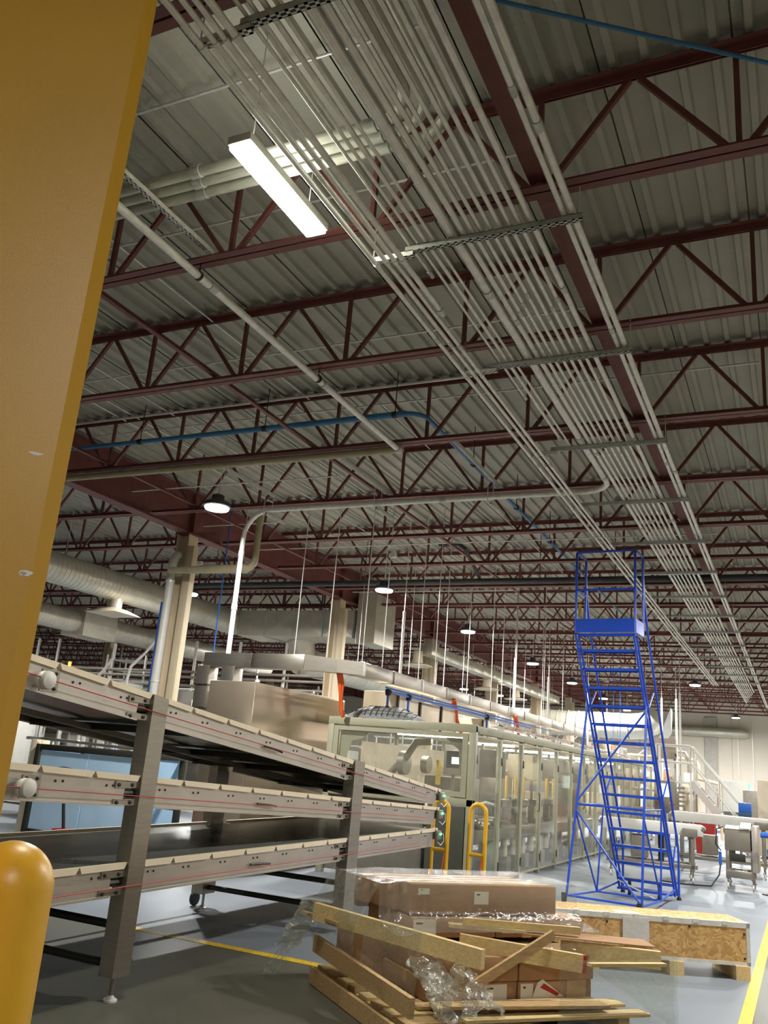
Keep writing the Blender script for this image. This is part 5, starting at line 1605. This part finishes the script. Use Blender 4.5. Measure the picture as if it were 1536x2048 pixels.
MB().cbox(-12.95, -12.7, 12.3, 12.5, .0, 1.5, .01).build('side_post', CREAM, t)
t = thing('tool_cart', 'wheeled steel cart with an overhanging arm at the far left', 'cart', (-14.1, 13.7, 0))
MB().cbox(-14.9, -13.4, 13.3, 14.2, .82, .88, .008).build('cart_top', STEEL, t)
MB().cbox(-14.85, -13.45, 13.35, 14.15, .22, .26, .008).build('lower_shelf', STEEL, t)
for x in (-14.8, -13.5):
    for y in (13.4, 14.1):
        MB().cbox(x - .025, x + .025, y - .025, y + .025, .14, .82, .004).build('leg', STEEL, t)
        caster(t, x, y, DGREY, .16)
MB().cbox(-13.72, -13.66, 13.5, 13.56, .88, 1.5, .004).build('mast', GALV, t)
MB().cbox(-14.4, -13.0, 13.5, 13.58, 1.48, 1.54, .004).build('arm', GALV, t)
MB().tube([(-14.0, 13.5, 1.15), (-13.7, 13.52, 1.14)], .04, 8).build('clamp', STEEL, t)
MB().cbox(-13.62, -13.4, 13.45, 13.5, .95, 1.05, .006).build('blue_tag', BLUEH, t)
t = thing('partition_screen', 'white partition screen far off at the left', 'partition', (-19.5, 17.5, 0))
for i in range(2):
    MB().cbox(-21.2 + i * 1.42, -19.8 + i * 1.42, 17.4, 17.5, .1, 2.2, .01).build('screen_panel', WHITE, t)
for x in (-21.25, -19.8, -18.36):
    MB().cbox(x - .03, x + .03, 17.35, 17.55, 0, 2.25, .006).build('screen_post', GALV, t)
for i, (x, y, lab) in enumerate(((-11.3, 14.4, 'small yellow hoop guard far behind the conveyor, left one'), (-10.1, 13.86, 'small yellow hoop guard far behind the conveyor, right one'))):
    t = thing('guard_hoop', lab, 'guard rail', (x, y, 0), 0, 'yellow guard hoops')
    MB().tube([(x - .07, y, .01), (x - .07, y, 1.12)] + arc((x, y, 1.12), .07, math.pi, 0, 8, (1, 0, 0), (0, 0, 1))[1:] + [(x + .07, y, .01)], .022, 8).build('hoop_tube', YEL, t)
    MB().tube([(x - .07, y, .6), (x + .07, y, .6)], .02, 8).build('cross_bar', YEL, t)

# distant clutter, left
t = thing('wire_rack', 'tall wire shelving tower seen above the conveyor, left of the cream column', 'rack', (-17.2, 19.6, 0))
for x in (-17.9, -16.5):
    for y in (19.2, 20.0):
        MB().tube([(x, y, 0), (x, y, 3.95)], .025, 6).build('upright', GALV, t)
for k in range(14):
    z = .3 + k * .27
    m = MB()
    for q in range(6):
        m.tube([(-17.9, 19.2 + q * .16, z), (-16.5, 19.2 + q * .16, z)], .008, 4)
    m.build('wire_shelf', GALV, t)
for i, (x, y, a, z) in enumerate(((-16.35, 17.0, .7, 2.05), (-15.1, 17.0, .75, 2.55))):
    t = thing('gooseneck_pipe', ('white gooseneck pipe rising left above the top conveyor tier', 'white gooseneck pipe rising under the round hood')[i], 'pipe', (x, y, 0), 0, 'gooseneck pipes')
    MB().tube([(x, y, 0), (x, y, z + .55), (x + .06, y, z + .85), (x + a * .6, y, z + 1.2), (x + a, y, z + 1.55), (x + a, y, z + 1.9)], .035, 8).build('pipe_run', WHITE, t)
    MB().lathe((x, y, 0), [(.09, 0), (.09, .015), (.04, .02)], 12).build('floor_flange', GALV, t)
t = thing('overhead_rail', 'long grey overhead rail line at the far left above the conveyor', 'rail', (-16, 18.6, 0))
for z in (2.55, 2.95, 3.12, 3.34, 3.48):
    MB().cbox(-24, -10.4, 18.55, 18.63, z - .03, z + .03, .006).build('rail_bar', MGREY, t)
for x in (-23, -20.6, -20.1, -19.3, -17.2, -15.2, -14.4, -13, -11.6):
    MB().cbox(x - .03, x + .03, 18.64, 18.70, 0, 4.3, .006).build('rail_post', WHITE, t)
MB().lathe((-18.6, 18.5, 3.5), [(.04, 0), (.045, .1), (.03, .13)], 10).build('signal_lamp', ORL, t)
for i, (x, w, z0, z1, m_) in enumerate(((-21.5, 1.6, 2.7, 3.25, MGREY), (-18.9, 1.3, 2.5, 2.95, STEEL), (-16.2, 1.0, 2.6, 3.05, WHITE), (-14.0, 1.2, 2.5, 2.9, STEELB), (-12.2, 1.0, 2.2, 2.75, CREAMP))):
    t = thing('hopper', f'pale hopper on legs under the overhead rails, {ORD[i].replace("nearest", "first")} from the left', 'hopper', (x, 17.9, 0), 0, 'hoppers under the rails')
    a, b = w / 2, .35
    MB().add([(x + sx * a * q, 17.9 + sy * b * q, z) for z, q in ((z1, 1), (z0 + .15, 1), (z0 - .35, .35)) for sx, sy in ((-1, -1), (1, -1), (1, 1), (-1, 1))],
             [(0, 1, 2, 3)] + [(k + j, k + 4 + j, k + 4 + (j + 1) % 4, k + (j + 1) % 4) for k in (0, 4) for j in range(4)] + [(11, 10, 9, 8)]).build('hopper_body', m_, t, smooth=False)
    for sx in (-1, 1):
        for sy in (-1, 1):
            MB().cbox(x + sx * a - .03, x + sx * a + .03, 17.9 + sy * b - .03, 17.9 + sy * b + .03, 0, z0 + .2, .004).build('leg', GALV, t)
    MB().tube([(x - a, 17.5, z1 + .05), (x + a, 17.5, z1 + .05)], .02, 6).build('top_rail', GALV, t)
far = [(-27.5, 24.0, 2.6, 2.0, 2.2), (-23.0, 27.5, 2.8, 2.2, 1.9), (-19.0, 25.5, 2.2, 1.8, 2.5), (-15.2, 26.5, 2.0, 1.8, 2.1), (-13.0, 30.0, 1.6, 1.6, 2.3), (-31.0, 31.0, 3.0, 2.0, 2.4), (-25.0, 35.0, 3.0, 2.2, 2.4), (-19.0, 36.0, 3.0, 2.2, 2.0), (-14.5, 40.0, 3.0, 2.0, 2.4), (-9.6, 43.0, 2.4, 1.6, 2.6), (-6.8, 44.5, 2.0, 1.4, 2.2)]
for i, (x, y, w, d_, h) in enumerate(far):
    t = thing('process_machine', f'pale process machine in the distance, {ORD[i].replace("nearest", "first")} of the far row', 'machine', (x, y, 0), 0, 'distant machines')
    MB().cbox(x - w / 2, x + w / 2, y - d_ / 2, y + d_ / 2, .15, h * .7, .03).build('casing', [WHITE, STEELB, CREAMP, MGREY][i % 4], t)
    MB().cbox(x - w * .3, x + w * .25, y - d_ * .4, y + d_ * .4, h * .7, h, .03).build('upper_casing', [STEEL, WHITE, MGREY][i % 3], t)
    MB().cbox(x - w * .45, x - w * .02, y - d_ / 2 - .02, y - d_ / 2, .3, h * .6, .005).build('door', [MGREY, WHITE, STEEL][i % 3], t)
    MB().cbox(x + w * .05, x + w * .45, y - d_ / 2 - .02, y - d_ / 2, .3, h * .6, .005).build('door', [MGREY, WHITE, STEEL][i % 3], t)
    for sx in (-1, 1):
        for sy in (-1, 1):
            MB().cbox(x + sx * w * .42 - .05, x + sx * w * .42 + .05, y + sy * d_ * .42 - .05, y + sy * d_ * .42 + .05, 0, .16, .01).build('foot', DARKST, t)
    for k in range(4):
        xx = x - w * .45 + k * w * .3
        MB().tube([(xx, y, h * .7), (xx, y, h + .6 + .2 * (k % 2)), (xx + .25, y, h + .8 + .2 * (k % 2))], .03, 6).build('process_pipe', [GALV, WHITE, BLUEH, STEEL][k], t)
    MB().cbox(x - w * .6, x + w * .6, y - d_ / 2 - .12, y - d_ / 2 - .08, h + .15, h + .21, .005).build('cable_rail', GALV, t)
    for sx in (-.55, .55):
        MB().cbox(x + sx * w - .02, x + sx * w + .02, y - d_ / 2 - .12, y - d_ / 2 - .08, 0, h + .15, .004).build('rail_post', GALV, t)

t = thing('pipe_rack', 'tangle of pale uprights and pipes in the dark far left, under the ducts', 'pipe rack', (-19, 22.6, 0))
for k in range(13):
    x = -26 + k * 1.1
    MB().tube([(x, 22.6, 0), (x, 22.6, 3.6 + .35 * (k * 7 % 4))], .03, 6).build('upright', [WHITE, GALV, STEEL][k % 3], t)
for z, m_ in ((2.5, GALV), (2.85, WHITE), (3.3, GALV), (3.7, STEEL)):
    MB().tube([(-26.2, 22.55, z), (-12.6, 22.55, z)], .03, 6).build('cross_pipe', m_, t)
for k in range(5):
    x = -25 + k * 2.4
    MB().cbox(x, x + 1.2, 22.3, 22.5, 2.0, 2.4, .02).build('panel_box', [WHITE, MGREY, CREAMP][k % 3], t)
